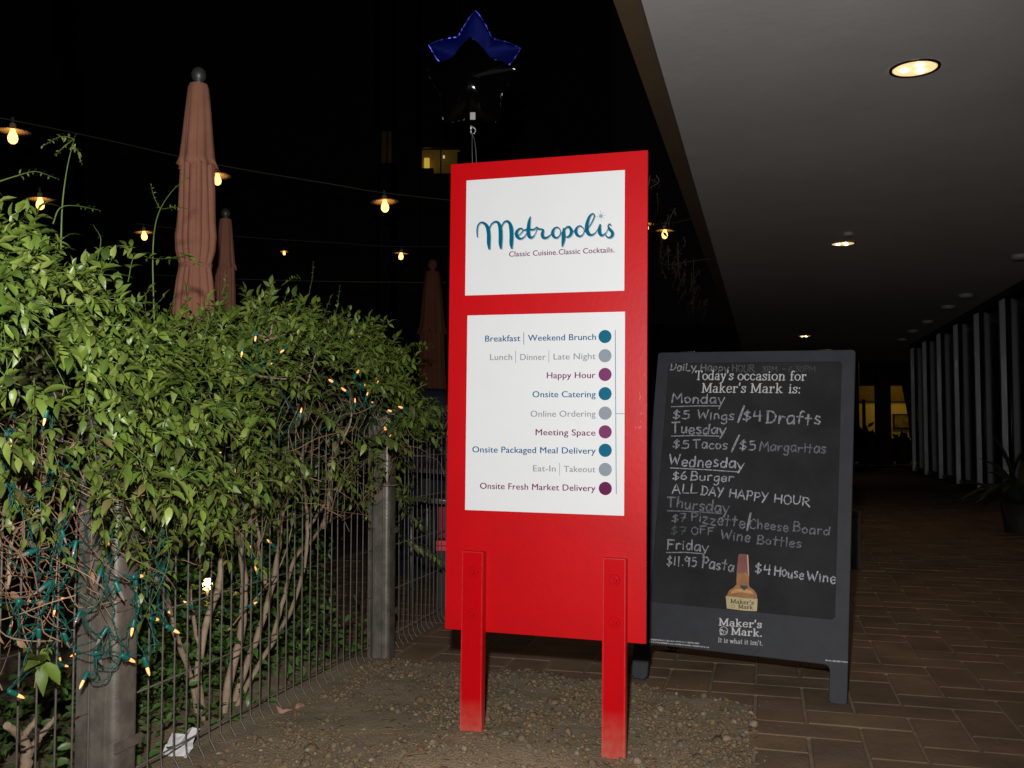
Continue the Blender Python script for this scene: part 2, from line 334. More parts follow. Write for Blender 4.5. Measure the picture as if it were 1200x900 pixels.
for i in range(-22, 62):
    for j in range(-24, 84):
        k = (i-j+3) % 4                                        # herringbone: which half of which brick this cell is
        if k == 0: cells.append((i, j, 2, 1))                  # brick lying across
        elif k == 3: cells.append((i, j, 1, 2))                # brick lying along
fld = []
for i, j, a, b in cells:
    e0, d0 = E0+i*CE, D0+j*CD; e, d = e0+a*CE/2, d0+b*CD/2
    if not (-3.1 < e < 9.3 and .4 < d < 15.8): continue
    if in_bed(e, d) > .2: continue
    p = ED(e, d); X, Y = p.x, p.y
    if Y < .8: continue
    fld.append(((p-EYE).length if abs(X/Y) < .6 and Y > 2.2 and not (X/Y < -.13) else 99, e, d, a, b))
fld.sort(key=lambda t: t[0])
brick_me = {}
for nm, hx, hy in (('x', CE-.0058, CD/2-.0028), ('y', CE/2-.0058, CD-.0028)):
    t = MB(); t.cbox((0, 0, 0), hx, hy, .006, .0035); brick_me[nm] = t.mesh('brick', m_brick)
rest = MB(); rot = Matrix.Rotation(-A, 4, 'Z')
for n_, (dist, e, d, a, b) in enumerate(fld):
    tilt = R.uniform(-.0016, .0016); dz = R.uniform(-.0012, .0008)
    if n_ < 300 and dist < 99:
        M = Matrix.Translation(ED(e, d, -.006+dz)) @ rot @ Matrix.Rotation(tilt*4, 4, 'X') @ Matrix.Rotation(R.uniform(-.004, .004), 4, 'Z')
        link('brick', brick_me['x' if a == 2 else 'y'], pave, M)
    else:
        rest.cbox(ED(e, d, -.006+dz), a*CE/2-.0058, b*CD/2-.0028, .006, .0035, E, D)
o = rest.build('brick_field', m_brick, pave); tag(o, kind='stuff')
# dirt bed with pebbles
def dirt_h(e, d):
    k = in_bed(e, d)+.07*noise.noise(Vector((e*5, d*5, 3)))+.02*noise.noise(Vector((e*22, d*22, 1)))
    h = -.03+.036*min(1, max(0, (k+.06)/.09))
    p = ED(e, d); fz = max(0, min(1, (-.1-p.x)/.5))*.02
    return h+.012*noise.noise(Vector((e*3, d*3, 0)))*min(1, max(0, k*4))+.004*noise.noise(Vector((e*30, d*30, 5)))+fz*min(1, max(0, k*5))+.052*math.exp(-((p.x+.1)**2+(p.y-2.93)**2)/.09)*min(1, max(0, k*5))
gm = MB(); st = .02; e0, e1, d0, d1 = -3.2, 1.05, .6, 4.7; ne, nd = int((e1-e0)/st), int((d1-d0)/st)
gm.add([ED(e0+i*st, d0+j*st, dirt_h(e0+i*st, d0+j*st)) for j in range(nd+1) for i in range(ne+1)],
       [(j*(ne+1)+i, j*(ne+1)+i+1, (j+1)*(ne+1)+i+1, (j+1)*(ne+1)+i) for j in range(nd) for i in range(ne)], True)
dirt = gm.build('dirt_ground', m_dirt); tag(dirt, 'bare brown dirt bed with loose gravel around the red sign', kind='structure')
pb = MB(); t = (1+5**.5)/2
ICO = [Vector(v).normalized() for v in ((-1, t, 0), (1, t, 0), (-1, -t, 0), (1, -t, 0), (0, -1, t), (0, 1, t), (0, -1, -t), (0, 1, -t), (t, 0, -1), (t, 0, 1), (-t, 0, -1), (-t, 0, 1))]
ICF = [(0, 11, 5), (0, 5, 1), (0, 1, 7), (0, 7, 10), (0, 10, 11), (1, 5, 9), (5, 11, 4), (11, 10, 2), (10, 7, 6), (7, 1, 8), (3, 9, 4), (3, 4, 2), (3, 2, 6), (3, 6, 8), (3, 8, 9), (4, 9, 5), (2, 4, 11), (6, 2, 10), (8, 6, 7), (9, 8, 1)]
def pebble(mb, p, r):
    q = Quaternion(Vector((R.gauss(0, 1), R.gauss(0, 1), R.gauss(0, 1))).normalized(), R.uniform(0, 6)); s = Vector((R.uniform(.7, 1.3), R.uniform(.7, 1.2), R.uniform(.5, .9)))
    mb.add([p+q @ Vector((v.x*s.x*r*R.uniform(.85, 1.12), v.y*s.y*r, v.z*s.z*r)) for v in ICO], ICF, True)
for _ in range(900):                                           # grit spilled onto the paving
    e, d = R.uniform(-.4, 1.25), R.uniform(2.2, 4.2); k = in_bed(e, d)
    if -.16 < k < .0 and R.random() < .75+k*4: pebble(pb, ED(e, d, .0015), R.uniform(.0015, .005))
cnt = 0
while cnt < 11500:
    e, d = R.uniform(-1.6, .98), R.uniform(1.9, 4.1); k = in_bed(e, d)
    if k < -.03: continue
    dens = .42+.9*noise.noise(Vector((e*2.6, d*2.6, 8)))+.6*noise.noise(Vector((e*9, d*9, 2)))+(.3 if -.35 < e < .75 and d < 3.5 else .0)
    if R.random() > dens: continue
    r = min(.019, .0026+R.expovariate(1/.003)); pebble(pb, ED(e, d, dirt_h(e, d)+r*.05), r); cnt += 1
tag(pb.build('gravel', mat('pebbles', (.3, .3, .3), .8, bump=.3, bscale=300, var=.4, vscale=60, island=[(0.200, 0.135, 0.060), (0.220, 0.153, 0.083), (0.150, 0.104, 0.053), (0.270, 0.207, 0.128), (0.200, 0.126, 0.053), (0.160, 0.135, 0.098), (0.220, 0.144, 0.068), (0.170, 0.153, 0.112), (0.200, 0.108, 0.053), (0.340, 0.279, 0.195)])), 'loose mixed pebbles strewn over the dirt bed', kind='stuff')
# dead leaves, twigs and bark scraps on the dirt
lt = MB()
for _ in range(1100):
    e, d = R.uniform(-1.5, .95), R.uniform(1.95, 3.95)
    if in_bed(e, d) < -.02: continue
    p = ED(e, d, dirt_h(e, d)+.006); a = R.uniform(0, 6.28); u = Vector((math.cos(a), math.sin(a), R.uniform(-.2, .2))); v = Vector((-u.y, u.x, R.uniform(-.3, .3)))
    if R.random() < .45:
        L = R.uniform(.02, .07); lt.tube([p, p+u*L*.5+v*R.uniform(-.008, .008), p+u*L], R.uniform(.0006, .0014), 3)
    else:
        L = R.uniform(.006, .017); lt.add([p-u*L, p-v*L*.5+Z*.002, p+u*L, p+v*L*.5+Z*.003], [(0, 1, 2), (0, 2, 3)])
tag(lt.build('leaf_litter', mat('litter', (.3, .2, .1), .9, island=[(.3, .2, .08), (.16, .1, .05), (.36, .24, .08), (.24, .12, .06), (.1, .07, .04), (.4, .33, .2)])), 'dry twigs and leaf scraps lying on the dirt', kind='stuff')

# ceiling and its edge beam
m_plaster = mat('plaster', (.86, .82, .81), .9, bump=.12, bscale=20, var=.14, vscale=1.6)
ce = G(749, 0, CZ).dot(E); ce2 = G(875, 411, CZ).dot(E); CE0 = ce*.9+ce2*.1; BH = .1; BW = (CE0-G(719, 0, CZ-BH).dot(E))/2
cm = MB(); ne, nd = 30, 60
cm.add([ED(CE0+10.5*i/ne, -3+36*j/nd, CZ+.006*noise.noise(Vector((i*.5, j*.5, 0)))) for j in range(nd+1) for i in range(ne+1)],
       [(j*(ne+1)+i, (j+1)*(ne+1)+i, (j+1)*(ne+1)+i+1, j*(ne+1)+i+1) for j in range(nd) for i in range(ne)], True)
k = len(cm.v); cm.box(ED(CE0+5.25, 15, CZ+.2), E*5.25, D*18, Z*.15)
tag(cm.build('ceiling', m_plaster), 'grey plaster ceiling of the arcade with round downlights', kind='structure')
fb = MB(); fb.box(ED(CE0-BW-.002, 15, CZ+(.2-BH)/2), E*BW, D*18, Z*(.2+BH)/2)
fb.box(ED(CE0-.02, 15, CZ-.004), E*.02, D*17.99, Z*.006)
beam = fb.build('beam', mat('beam_brown', (.2, .13, .065), .8, var=.25, vscale=3, bump=.2)); tag(beam, 'brown beam along the open left edge of the arcade ceiling', 'beam')
# ================================================================== the red sign
m_red = mat('red_paint', (.6, .0015, .005), .37, var=.16, vscale=3.5, bump=.03, bscale=60, spec=.25)
m_redold = mat('red_paint_worn', (.56, .001, .004), .3, var=.3, vscale=26, col2=(.5, .002, .006), bump=.04, bscale=120, spec=.2, dust=(.16, (.5, .22, .16)))
m_edge = mat('red_paint_chipped_edge', (.62, .03, .03), .4, var=.6, vscale=60, col2=(.5, .003, .006), dust=(.2, (.45, .25, .2)))
m_white = mat('white_vinyl', (.8, .815, .83), .32, var=.03, vscale=5, spec=.25)
YR, YL = 2.84, 3.02
SP = Plane(AT(526, 193, YL), AT(756, 176, YR), AT(524, 737, YL), AT(760, 755, YR))
sign = thing('sign', 'tall red restaurant sign with two white panels on red posts', 'sign', G(640, 870))
pn = MB(); TK = .019
prism(pn, SP, [(0, 0), (SP.w, 0), (SP.w, SP.h), (0, SP.h)], -TK, -.0008); ch = .0012
prism(pn, SP, [(ch, ch), (SP.w-ch, ch), (SP.w-ch, SP.h-ch), (ch, SP.h-ch)], -.002, 0)
pn.build('board', m_red, sign)
def sheet(c, name):
    q = [SP.uv(*p) for p in c]; u0 = (q[0].x+q[3].x)/2; u1 = (q[1].x+q[2].x)/2; v1 = (q[0].y+q[1].y)/2; v0 = (q[2].y+q[3].y)/2
    b = MB(); prism(b, SP, rrect(u0, v0, u1, v1, .0015, 2), .0002, .0012); return b.build(name, m_white, sign)
s1 = sheet([(546, 212), (732, 199), (732, 340), (546, 347)], 'logo_panel'); s2 = sheet([(547, 371), (731, 364), (733, 604), (546, 598)], 'menu_panel')
NT = .0016
m_teal = mat('ink_teal', (.0, .125, .22), .3, spec=.15); m_gray = mat('ink_grey', (.27, .31, .36), .3, spec=.15); m_pur = mat('ink_purple', (.19, .035, .13), .3, spec=.15)
m_txb = mat('ink_text_blue', (.0, .1, .25), .3, spec=.12); m_txp = mat('ink_text_purple', (.17, .008, .1), .3, spec=.12); m_pur2 = mat('ink_dark_purple', (.13, .012, .075), .3, spec=.15); m_shadow = mat('ink_shadow_grey', (.3, .38, .42), .5); m_blue = mat('ink_blue', (.05, .15, .3), .3, spec=.15); m_gray2 = mat('ink_text_grey', (.3, .32, .35), .3, spec=.15)
# script logo, traced stroke by stroke (x, y, width) on a 6.316x enlargement
LOGO = [[(125, 240, 6), (122, 200, 9), (128, 155, 9), (150, 132, 10), (178, 140, 18), (200, 170, 26), (208, 220, 27), (208, 280, 26), (212, 326, 14)],
 [(205, 215, 5), (214, 175, 7), (230, 142, 9), (258, 126, 12), (280, 137, 20), (293, 172, 27), (296, 230, 28), (295, 285, 26), (298, 322, 14)],
 [(294, 205, 5), (305, 160, 7), (320, 132, 10), (342, 122, 14), (362, 137, 21), (374, 175, 28), (377, 230, 28), (375, 285, 26), (378, 322, 12)],
 [(425, 232, 6), (448, 210, 6), (462, 190, 8), (450, 176, 10), (428, 184, 15), (412, 210, 22), (420, 238, 22), (445, 252, 13), (472, 236, 7), (492, 208, 6)],
 [(517, 88, 5), (509, 115, 17), (503, 160, 25), (501, 205, 27), (510, 238, 22), (530, 241, 12), (550, 220, 5), (562, 190, 5), (567, 165, 6)],
 [(462, 190, 8), (500, 183, 14), (540, 184, 11), (560, 168, 6)],
 [(563, 165, 7), (574, 178, 13), (600, 182, 10), (610, 190, 16), (604, 220, 23), (612, 243, 20), (636, 244, 14), (662, 226, 7), (680, 205, 5)],
 [(735, 178, 4), (714, 166, 7), (692, 178, 14), (680, 208, 22), (690, 236, 19), (712, 245, 11), (733, 226, 6), (739, 198, 5), (728, 176, 5), (712, 170, 5)],
 [(730, 232, 4), (748, 210, 5), (762, 182, 6)],
 [(764, 176, 12), (762, 215, 26), (760, 260, 26), (752, 308, 9)],
 [(764, 196, 6), (784, 168, 11), (806, 168, 18), (820, 195, 23), (812, 224, 19), (790, 240, 11), (772, 232, 5)],
 [(822, 212, 5), (838, 196, 5), (852, 178, 6)],
 [(908, 176, 4), (888, 157, 7), (864, 166, 13), (852, 195, 21), (862, 223, 20), (884, 234, 12), (906, 218, 6), (914, 192, 5), (904, 168, 5), (888, 162, 5)],
 [(912, 205, 5), (945, 170, 6), (975, 122, 7), (990, 82, 8), (978, 67, 9), (955, 85, 15), (938, 130, 23), (932, 178, 27), (945, 213, 25), (970, 224, 13), (998, 206, 6), (1018, 178, 5)],
 [(1033, 148, 12), (1027, 180, 24), (1030, 212, 24), (1046, 228, 15), (1074, 208, 6), (1092, 178, 5)],
 [(1112, 152, 9), (1102, 143, 8), (1091, 158, 9), (1102, 180, 19), (1122, 205, 23), (1120, 230, 20), (1100, 244, 12), (1080, 236, 9), (1074, 222, 8)]]
def logo(mb, ox, oy, n, grow=0):
    for st_ in LOGO:
        q = crom([Vector(p) for p in st_], 7)
        pxline(mb, SP, [(540+(p.x+ox)/6.316, 240+(p.y+oy)/6.316, max(p.z+grow, 3)/6.316) for p in q], 1, n)
b = MB(); logo(b, 5, 6, NT-.0002+.0003, 1); b.build('lettering_shadow', m_shadow, s1)
b = MB(); logo(b, 0, 0, NT+.0009, 1); b.build('lettering', m_teal, s1)
b = MB(); c = (540+1038/6.316, 240+84/6.316); q = SP.uv(*c); disc(b, SP, q, .0062, NT+.0002, 1, 16)
for k in range(8):
    a = k*math.pi/4+.1; r0, r1 = (.0085, .0135 if k % 2 else .017)
    ribbon(b, SP, [(q.x+math.cos(a)*r0, q.y+math.sin(a)*r0, .0016), (q.x+math.cos(a)*r1, q.y+math.sin(a)*r1, .0008)], NT+.0002)
b.build('star_dot', m_shadow, s1)
b = MB(); sans(b, SP, 'Classic Cuisine.', (540+358/6.316, 240+385/6.316), (540+715/6.316, 240+370/6.316), 6.5, NT); sans(b, SP, 'Classic Cocktails.', (540+725/6.316, 240+369/6.316), (540+1137/6.316, 240+352/6.316), 6.5, NT)
b.build('lettering', m_txp, s1)
z2 = lambda x, y: (520+x/3.332, 350+y/3.332)
ROWS = [(m_teal, 'blue', [('Breakfast', 162, 299, 168, 166), ('Weekend Brunch', 329, 594, 165, 161)], [(313, 133, 179)], 148),
 (m_gray, 'g', [('Lunch', 181, 267, 240, 239), ('Dinner', 299, 398, 240, 239), ('Late Night', 429, 593, 238, 236)], [(281, 204, 250), (411, 202, 248)], 223),
 (m_pur, 'p', [('Happy Hour', 403, 592, 311, 310)], [], 296), (m_teal, 'b', [('Onsite Catering', 347, 593, 385, 385)], [], 371),
 (m_gray, 'g', [('Online Ordering', 339, 593, 461, 461)], [], 447), (m_pur, 'p', [('Meeting Space', 359, 592, 533, 535)], [], 520),
 (m_teal, 'b', [('Onsite Packaged Meal Delivery', 112, 593, 600, 606)], [], 592), (m_gray, 'g', [('Eat-In', 349, 437, 674, 675), ('Takeout', 469, 592, 676, 678)], [(453, 642, 690)], 667),
 (m_pur2, 'p', [('Onsite Fresh Market Delivery', 142, 592, 742, 752)], [], 741)]
for m_, _, ws, bars, dy in ROWS:
    b = MB()
    for t_, x0, x1, y0, y1 in ws: sans(b, SP, t_, z2(x0, y0), z2(x1, y1), 25/3.332, NT)
    for x, y0, y1 in bars: pxline(b, SP, [z2(x, y0), z2(x, y1)], .65, NT)
    b.build('lettering', m_gray2 if m_ is m_gray else (m_txp if m_ in (m_pur, m_pur2) else m_txb), s2)
    b = MB(); disc(b, SP, SP.uv(*z2(630+(dy-148)*.002, dy)), .0203, NT); b.build('dot', m_, s2)
b = MB(); pxline(b, SP, [z2(670, 122), z2(674, 762)], .75, NT); pxline(b, SP, [z2(674, 449), z2(706, 449.5)], .6, NT+.0001); b.build('rule_line', m_blue, s2)
# legs: red steel channels bolted to the face of the board
def leg(px_top, px_bot, wpx, bolts, zg):
    t0, t1 = SP.uv(*px_top), SP.uv(*px_bot); u = t0.x; v0, v1 = -SP.O.z+zg-.06, t0.y; hw = .0335
    b = MB(); n1 = .032
    prism(b, SP, [(u-hw, v0), (u+hw, v0), (u+hw, v1), (u-hw, v1)], n1-.0045, n1-.0007)
    prism(b, SP, [(u-hw+.001, v0), (u+hw-.001, v0), (u+hw-.001, v1-.001), (u-hw+.001, v1-.001)], n1-.002, n1)
    for s in (-1, 1): prism(b, SP, [(u+s*hw-.0025, v0), (u+s*hw+.0025, v0), (u+s*hw+.0025, v1-.0015), (u+s*hw-.0025, v1-.0015)][::1], .0006, n1-.003)
    eb = MB()
    for s in (-1, 1): prism(eb, SP, [(u+s*(hw-.0012)-.0012, v0), (u+s*(hw-.0012)+.0012, v0), (u+s*(hw-.0012)+.0012, v1), (u+s*(hw-.0012)-.0012, v1)], n1-.003, n1+.0006)
    prism(eb, SP, [(u-hw+.0026, v1-.0022), (u+hw-.0026, v1-.0022), (u+hw-.0026, v1+.0002), (u-hw+.0026, v1+.0002)], n1-.003, n1+.0006)
    prism(b, SP, [(u-hw+.0026, v1-.004), (u+hw-.0026, v1-.004), (u+hw-.0026, v1-.0008), (u-hw+.0026, v1-.0008)], .0007, n1-.0046)
    l = b.build('leg', m_redold, sign); eb.build('edge', m_edge, l)
    for bp in bolts:
        q = SP.uv(*bp); q = Vector((u+.001, q.y)); b = MB()
        for r0, r1, n0, n_1, sg in ((.0175, .016, n1, n1+.003, 20), (.0105, .0092, n1+.003, n1+.011, 6), (.0046, .004, n1+.011, n1+.0145, 10)):
            p0 = [SP.P(q.x+r0*math.cos(a), q.y+r0*math.sin(a), n0-.0001) for a in [2*math.pi*i/sg+.3 for i in range(sg)]]; p1 = [SP.P(q.x+r1*math.cos(a), q.y+r1*math.sin(a), n_1) for a in [2*math.pi*i/sg+.3 for i in range(sg)]]
            b.add(p0+p1, [tuple(range(sg, 2*sg))]+[(i, (i+1) % sg, (i+1) % sg+sg, i+sg) for i in range(sg)])
        b.build('bolt', m_redold, l)
leg((557.5, 645), (557, 852), 25, [(558, 669), (557.5, 717)], .03)
leg((722, 653), (722, 893), 28, [(722.5, 678), (722.5, 727)], 0)
# white scuffs on the right margin of the board
b = MB(); R2 = random.Random(3)
for k in range(18):
    x, y = 751+R2.gauss(0, 3.0), R2.uniform(440, 512); x = min(757, max(745, x)); L = R2.uniform(.4, 2.6)
    q = SP.uv(x, y); a = R2.uniform(.6, 2.2); ln = L*.0026
    ribbon(b, SP, [(q.x, q.y, .0003), (q.x+math.cos(a)*ln*.5, q.y+math.sin(a)*ln*.5, R2.uniform(.0006, .0018)), (q.x+math.cos(a)*ln, q.y+math.sin(a)*ln, .0003)], .0006)
b.build('scuff_marks', mat('scuff', (.7, .3, .3), .6), sign)['kind'] = 'stuff'

# ================================================================== the chalkboard
zr = G(998, 826); zl = G(743, 797); un = (zr-zl).normalized(); bk = Vector((-un.y, un.x, 0)); LEAN = .343
TLp = AT(768, 411, (zl+bk*LEAN).y); TRp = AT(998, 412, (zr+bk*LEAN).y)
BP = Plane(TLp, TRp, zl, zr)
board = thing('chalkboard', 'black A-frame chalkboard listing daily specials on the brick pavement', 'chalkboard', (zl+zr)/2+bk*.3)
m_frame = mat('board_plastic', (.04, .043, .052), .62, var=.3, vscale=14, bump=.05, bscale=160, spec=.3, col2=(.03, .032, .04)); m_slate = mat('chalk_surface', (.036, .036, .04), .8, var=.35, vscale=5, spec=.2, col2=(.019, .019, .021), bump=.1, bscale=200)
Q = lambda x, y: tuple(BP.uv(x, y))
W_, H_ = BP.w, BP.h
vb = (BP.uv(763, 756.5).y+BP.uv(973, 778).y)/2; fw = BP.uv(998, 820).x-BP.uv(976, 820).x
outer = [(0, 0), (0, H_), (W_, H_), (W_, 0)]
def foot(u0, u1, ul):  # rounded inner corner under the panel
    return [(ul+.02*math.cos(math.radians(a)), vb-.02+.02*math.sin(math.radians(a))) for a in range(90, -1, -18)]
loop = rrect(0, 0, W_, H_, .012)
outl = [(.012, 0), (0, .012), (0, H_-.012), (.004, H_-.003), (.014, H_), (W_-.014, H_), (W_-.004, H_-.003), (W_, H_-.012), (W_, .012), (W_-.012, 0), (W_-fw+.012, 0), (W_-fw, .012)]
outl += [(W_-fw-.02+.02*math.cos(math.radians(a)), vb-.02+.02*math.sin(math.radians(a))) for a in range(0, 91, 18)]
outl += [(fw+.02-.02*math.cos(math.radians(a)), vb-.02+.02*math.sin(math.radians(a))) for a in range(90, -1, -18)]
outl += [(fw, .012), (fw-.012, 0)]
c1, c2, c3, c4 = BP.uv(781, 423.5), BP.uv(983, 426), BP.uv(981, 725), BP.uv(765, 706)
iu0, iu1, iv1, iv0 = (c1.x+c4.x)/2, (c2.x+c3.x)/2, (c1.y+c2.y)/2, (c3.y+c4.y)/2
filled([outl, rrect(iu0, iv0, iu1, iv1, .014)], BP, 'frame', m_frame, .028, .0025, 0, board)
b = MB(); prism(b, BP, [(iu0-.01, iv0-.01), (iu1+.01, iv0-.01), (iu1+.01, iv1+.01), (iu0-.01, iv1+.01)], -.02, -.0065); slate = b.build('writing_surface', m_slate, board)
CS = BP.off(-.0065)
# rear leaf of the A-frame and hinges
top_b = Vector((bk.x, bk.y, 0))
rO = BP.O+bk*(LEAN+.2)
RP = Plane(BP.P(0, H_)+bk*.045, BP.P(W_-.05, H_)+bk*.045, rO, rO+BP.U*(BP.w-.05))
RP2 = Plane.__new__(Plane); RP2.__dict__ = dict(RP.__dict__)
filled([[(u*(W_-.05)/W_, v*(RP.h-.012)/H_) for u, v in outl]], RP2, 'rear_leaf', m_frame, .02, .002, 0, board)
for u in (.12, W_-.12):
    b = MB(); b.tube([BP.P(u-.03, H_+.004, -.028), BP.P(u+.03, H_+.004, -.028)], .008, 8); b.build('hinge', mat('dark_steel', (.1, .1, .1), .4, .8), board)
for u in (.03, W_-.03): b = MB(); b.tube([BP.P(u, .45, -.028), RP.P(u, .45, .01)], .003, 5); b.build('spreader', MATS['dark_steel'], board)
b = MB(); q = BP.P(*BP.uv(813, 412), -.01); b.lathe([(.0001, 0), (.0035, .001), (.0035, .004), (.0001, .006)], q, 8); b.build('screw', mat('brass', (.8, .6, .3), .25, 1), board)
# chalk
def chalkmat(name, c): return mat(name, tuple(x*1.25 for x in c), .95, var=.7, vscale=110, spec=.1, col2=tuple(x*.3 for x in c))
CH = {k: chalkmat('chalk_'+k, c) for k, c in dict(white=(.52, .52, .56), mid=(.4, .4, .43), dim=(.24, .25, .28), faint=(.13, .14, .15), green=(.1, .115, .11)).items()}
m_print = mat('white_print', (.62, .62, .62), .6); m_print2 = mat('grey_print', (.42, .42, .44), .6)
y7 = lambda x, y: (770+x/5.217, 410+y/5.217); y8 = lambda x, y: (770+x/5.217, 530+y/5.217); y4 = lambda x, y: (750+x/3.75, 600+y/3.75)
def chalk(zf, tone, items, wd=.125, lines=()):
    b = MB(); k = 3.75 if zf is y4 else 5.217
    for t_, x0, x1, ya, yb, cap in items: stroke_text(b, CS, HAND, t_, zf(x0, ya), zf(x1, yb), cap/k, .0008, wd, jit=.075)
    for ln in lines: pxline(b, CS, [zf(*p) for p in ln], 1.15, .0009)
    b.build('chalk_writing', CH[tone], slate)
chalk(y7, 'mid', [('DaiLy', 80, 235, 125, 128, 46)]); chalk(y7, 'dim', [('Happy', 265, 435, 128, 131, 42)]); chalk(y7, 'faint', [('HOUR', 458, 595, 134, 134, 44), ('3PM', 642, 735, 136, 136, 38)])
chalk(y7, 'green', [('-', 765, 790, 136, 136, 38), ('6:30PM', 805, 968, 137, 135, 38)])
chalk(y7, 'mid', [('Monday', 90, 412, 326, 330, 62)], lines=[[(88, 348), (240, 343), (384, 343)]])
chalk(y7, 'mid', [('$5', 95, 200, 422, 424, 56), ('Wings', 250, 470, 424, 428, 56), ('/', 495, 523, 428, 430, 78), ('$4', 525, 640, 437, 437, 66), ('Drafts', 665, 1000, 448, 458, 72)])
chalk(y7, 'mid', [('Tuesday', 85, 418, 508, 516, 62)], lines=[[(88, 528), (240, 524), (380, 528)]])
chalk(y7, 'mid', [('$5', 97, 195, 602, 604, 54), ('Tacos', 217, 430, 604, 606, 54), ('/', 455, 502, 605, 605, 75), ('$5', 505, 605, 615, 615, 60)]); chalk(y7, 'dim', [('Margaritas', 628, 1032, 616, 634, 58)])
chalk(y8, 'white', [('Wednesday', 75, 530, 78, 98, 62)], .125, [[(82, 96), (290, 106), (490, 120)]])
chalk(y8, 'white', [('$6', 95, 182, 166, 168, 54), ('Burger', 205, 465, 168, 182, 50), ('ALL', 92, 245, 248, 250, 54), ('DAY', 268, 400, 258, 272, 54), ('HAPPY', 440, 672, 276, 304, 52), ('HOUR', 715, 932, 304, 328, 52)])
chalk(y8, 'dim', [('Thursday', 58, 438, 334, 370, 64)], lines=[[(62, 358), (230, 362), (395, 376)]])
chalk(y8, 'dim', [('$7', 92, 178, 422, 424, 52), ('Pi', 205, 270, 422, 424, 52), ('zzette', 275, 535, 434, 462, 66)]); chalk(y8, 'mid', [('/', 550, 572, 455, 455, 80)]); chalk(y8, 'dim', [('Cheese', 565, 800, 464, 482, 56), ('Board', 830, 1055, 484, 506, 54)])
chalk(y8, 'faint', [('$7', 85, 178, 500, 502, 52)]); chalk(y8, 'dim', [('OFF', 210, 345, 500, 504, 48), ('Wine', 390, 568, 532, 552, 62), ('Bottles', 610, 880, 558, 586, 56)])
chalk(y8, 'mid', [('Friday', 62, 312, 590, 604, 60)], lines=[[(57, 613), (170, 612), (280, 620)]])
chalk(y4, 'mid', [('$11.95', 118, 250, 235, 240, 42), ('Pasta', 270, 410, 242, 264, 46)]); chalk(y4, 'white', [('$4', 507, 575, 268, 272, 44), ('House', 590, 718, 278, 296, 44), ('Wine', 735, 860, 300, 314, 44)])
def serif(pl, items, m_, parent, name='lettering', nib=(.125, .06), n=.0008, shrink=1):
    b = MB()
    for t_, a_, b_, cap in items: stroke_text(b, pl, SER, t_, a_, b_, cap, n, nib=nib)
    return b.build(name, m_, parent)
serif(CS, [("Today's", y7(232, 184), y7(466, 184), 11), ('occasion', y7(492, 185), y7(785, 187), 11), ('for', y7(812, 187), y7(912, 188), 11), ("Maker's", y7(272, 261), y7(543, 262), 11.2), ('Mark', y7(570, 262), y7(768, 264), 11.2), ('is:', y7(803, 264), y7(878, 266), 11)], m_print, slate, n=.0014)
serif(BP, [("Maker's", y4(346, 498), y4(535, 510), 8.6), ('Mark.', y4(400, 538), y4(537, 548), 8.6)], m_print, board, nib=(.19, .08), n=.0006)
serif(BP, [("It is what it isn't.", y4(343, 572), y4(540, 587), 5.6)], m_print, board, n=.0006)
b = MB(); q = BP.uv(*y4(368, 522)); rr = .0152
ribbon(b, BP, [(q.x+rr*math.cos(i*math.pi/14), q.y+rr*math.sin(i*math.pi/14), .0022) for i in range(29)], .0006)
stroke_text(b, BP, HAND, 's', y4(352, 523), y4(364, 524), 3.6, .0007, .2); stroke_text(b, BP, SER, 'I', y4(364, 533), y4(371, 533), 3.4, .0007, nib=(.2, .1)); pxline(b, BP, [y4(373, 522), y4(377, 533), y4(382, 523)], .6, .0007)
pxline(b, BP, [y4(352, 535), y4(356, 530), y4(361, 536), y4(357, 541), y4(352, 535)], .9, .0007); b.build('seal_emblem', m_print, board)
b = MB(); R3 = random.Random(5)   # rows of tiny print too small to read
for x0, x1, ya, yb in ((46, 260, 560, 578), (42, 303, 570, 595), (815, 912, 652, 660)):
    x = x0
    while x < x1:
        L = R3.uniform(1.5, 6); t0 = (x-x0)/(x1-x0); yy = ya+(yb-ya)*t0; pxline(b, BP, [y4(x, yy-R3.uniform(.5, 3.5)), y4(min(x+L*.25, x1), yy+R3.uniform(.5, 3))], R3.uniform(.4, .9), .0006); x += L*.25+R3.choice((.9, 1.6, 3.5))
b.build('fine_print', m_print2, board)
# printed bottle on the writing surface
def poly(name, pts, m_, n, zf=y4):
    b = MB(); k = len(pts); b.add([CS.P(*CS.uv(*zf(*p)), n) for p in pts], [tuple(range(k))[::-1]]); return b.build(name, m_, slate)
bt = lambda n_, c, c2: mat(n_, c, .35, var=.6, vscale=30, col2=c2, spec=.6)
poly('bottle_print', [(425, 262), (424, 318), (412, 332), (392, 345), (381, 368), (380, 378), (516, 388), (513, 362), (500, 342), (484, 332), (479, 322), (479, 262)], bt('print_amber', (.5, .2, .035), (.22, .07, .012)), .0006)
poly('bottle_print', [(402, 350), (420, 338), (470, 340), (494, 350), (500, 362), (440, 352), (398, 360)], bt('print_amber_light', (.75, .42, .12), (.5, .22, .05)), .0009)
poly('bottle_print', [(440, 322), (470, 324), (474, 334), (458, 345), (440, 330)], mat('print_dark', (.03, .05, .05), .3), .001)
poly('cap_print', [(433, 188), (440, 184), (470, 186), (476, 190), (479, 236), (479, 278), (466, 268), (448, 266), (436, 270), (425, 264), (428, 230)], bt('print_wax', (.3, .075, .055), (.17, .04, .03)), .0012)
poly('cap_print', [(470, 187), (476, 190), (480, 285), (474, 268)], mat('print_wax_light', (.6, .4, .3), .4), .0014)
poly('label_print', [(377, 369), (420, 374), (470, 380), (517, 383), (514, 436), (460, 434), (382, 424)], bt('print_label', (.6, .5, .24), (.5, .4, .18)), .0014)
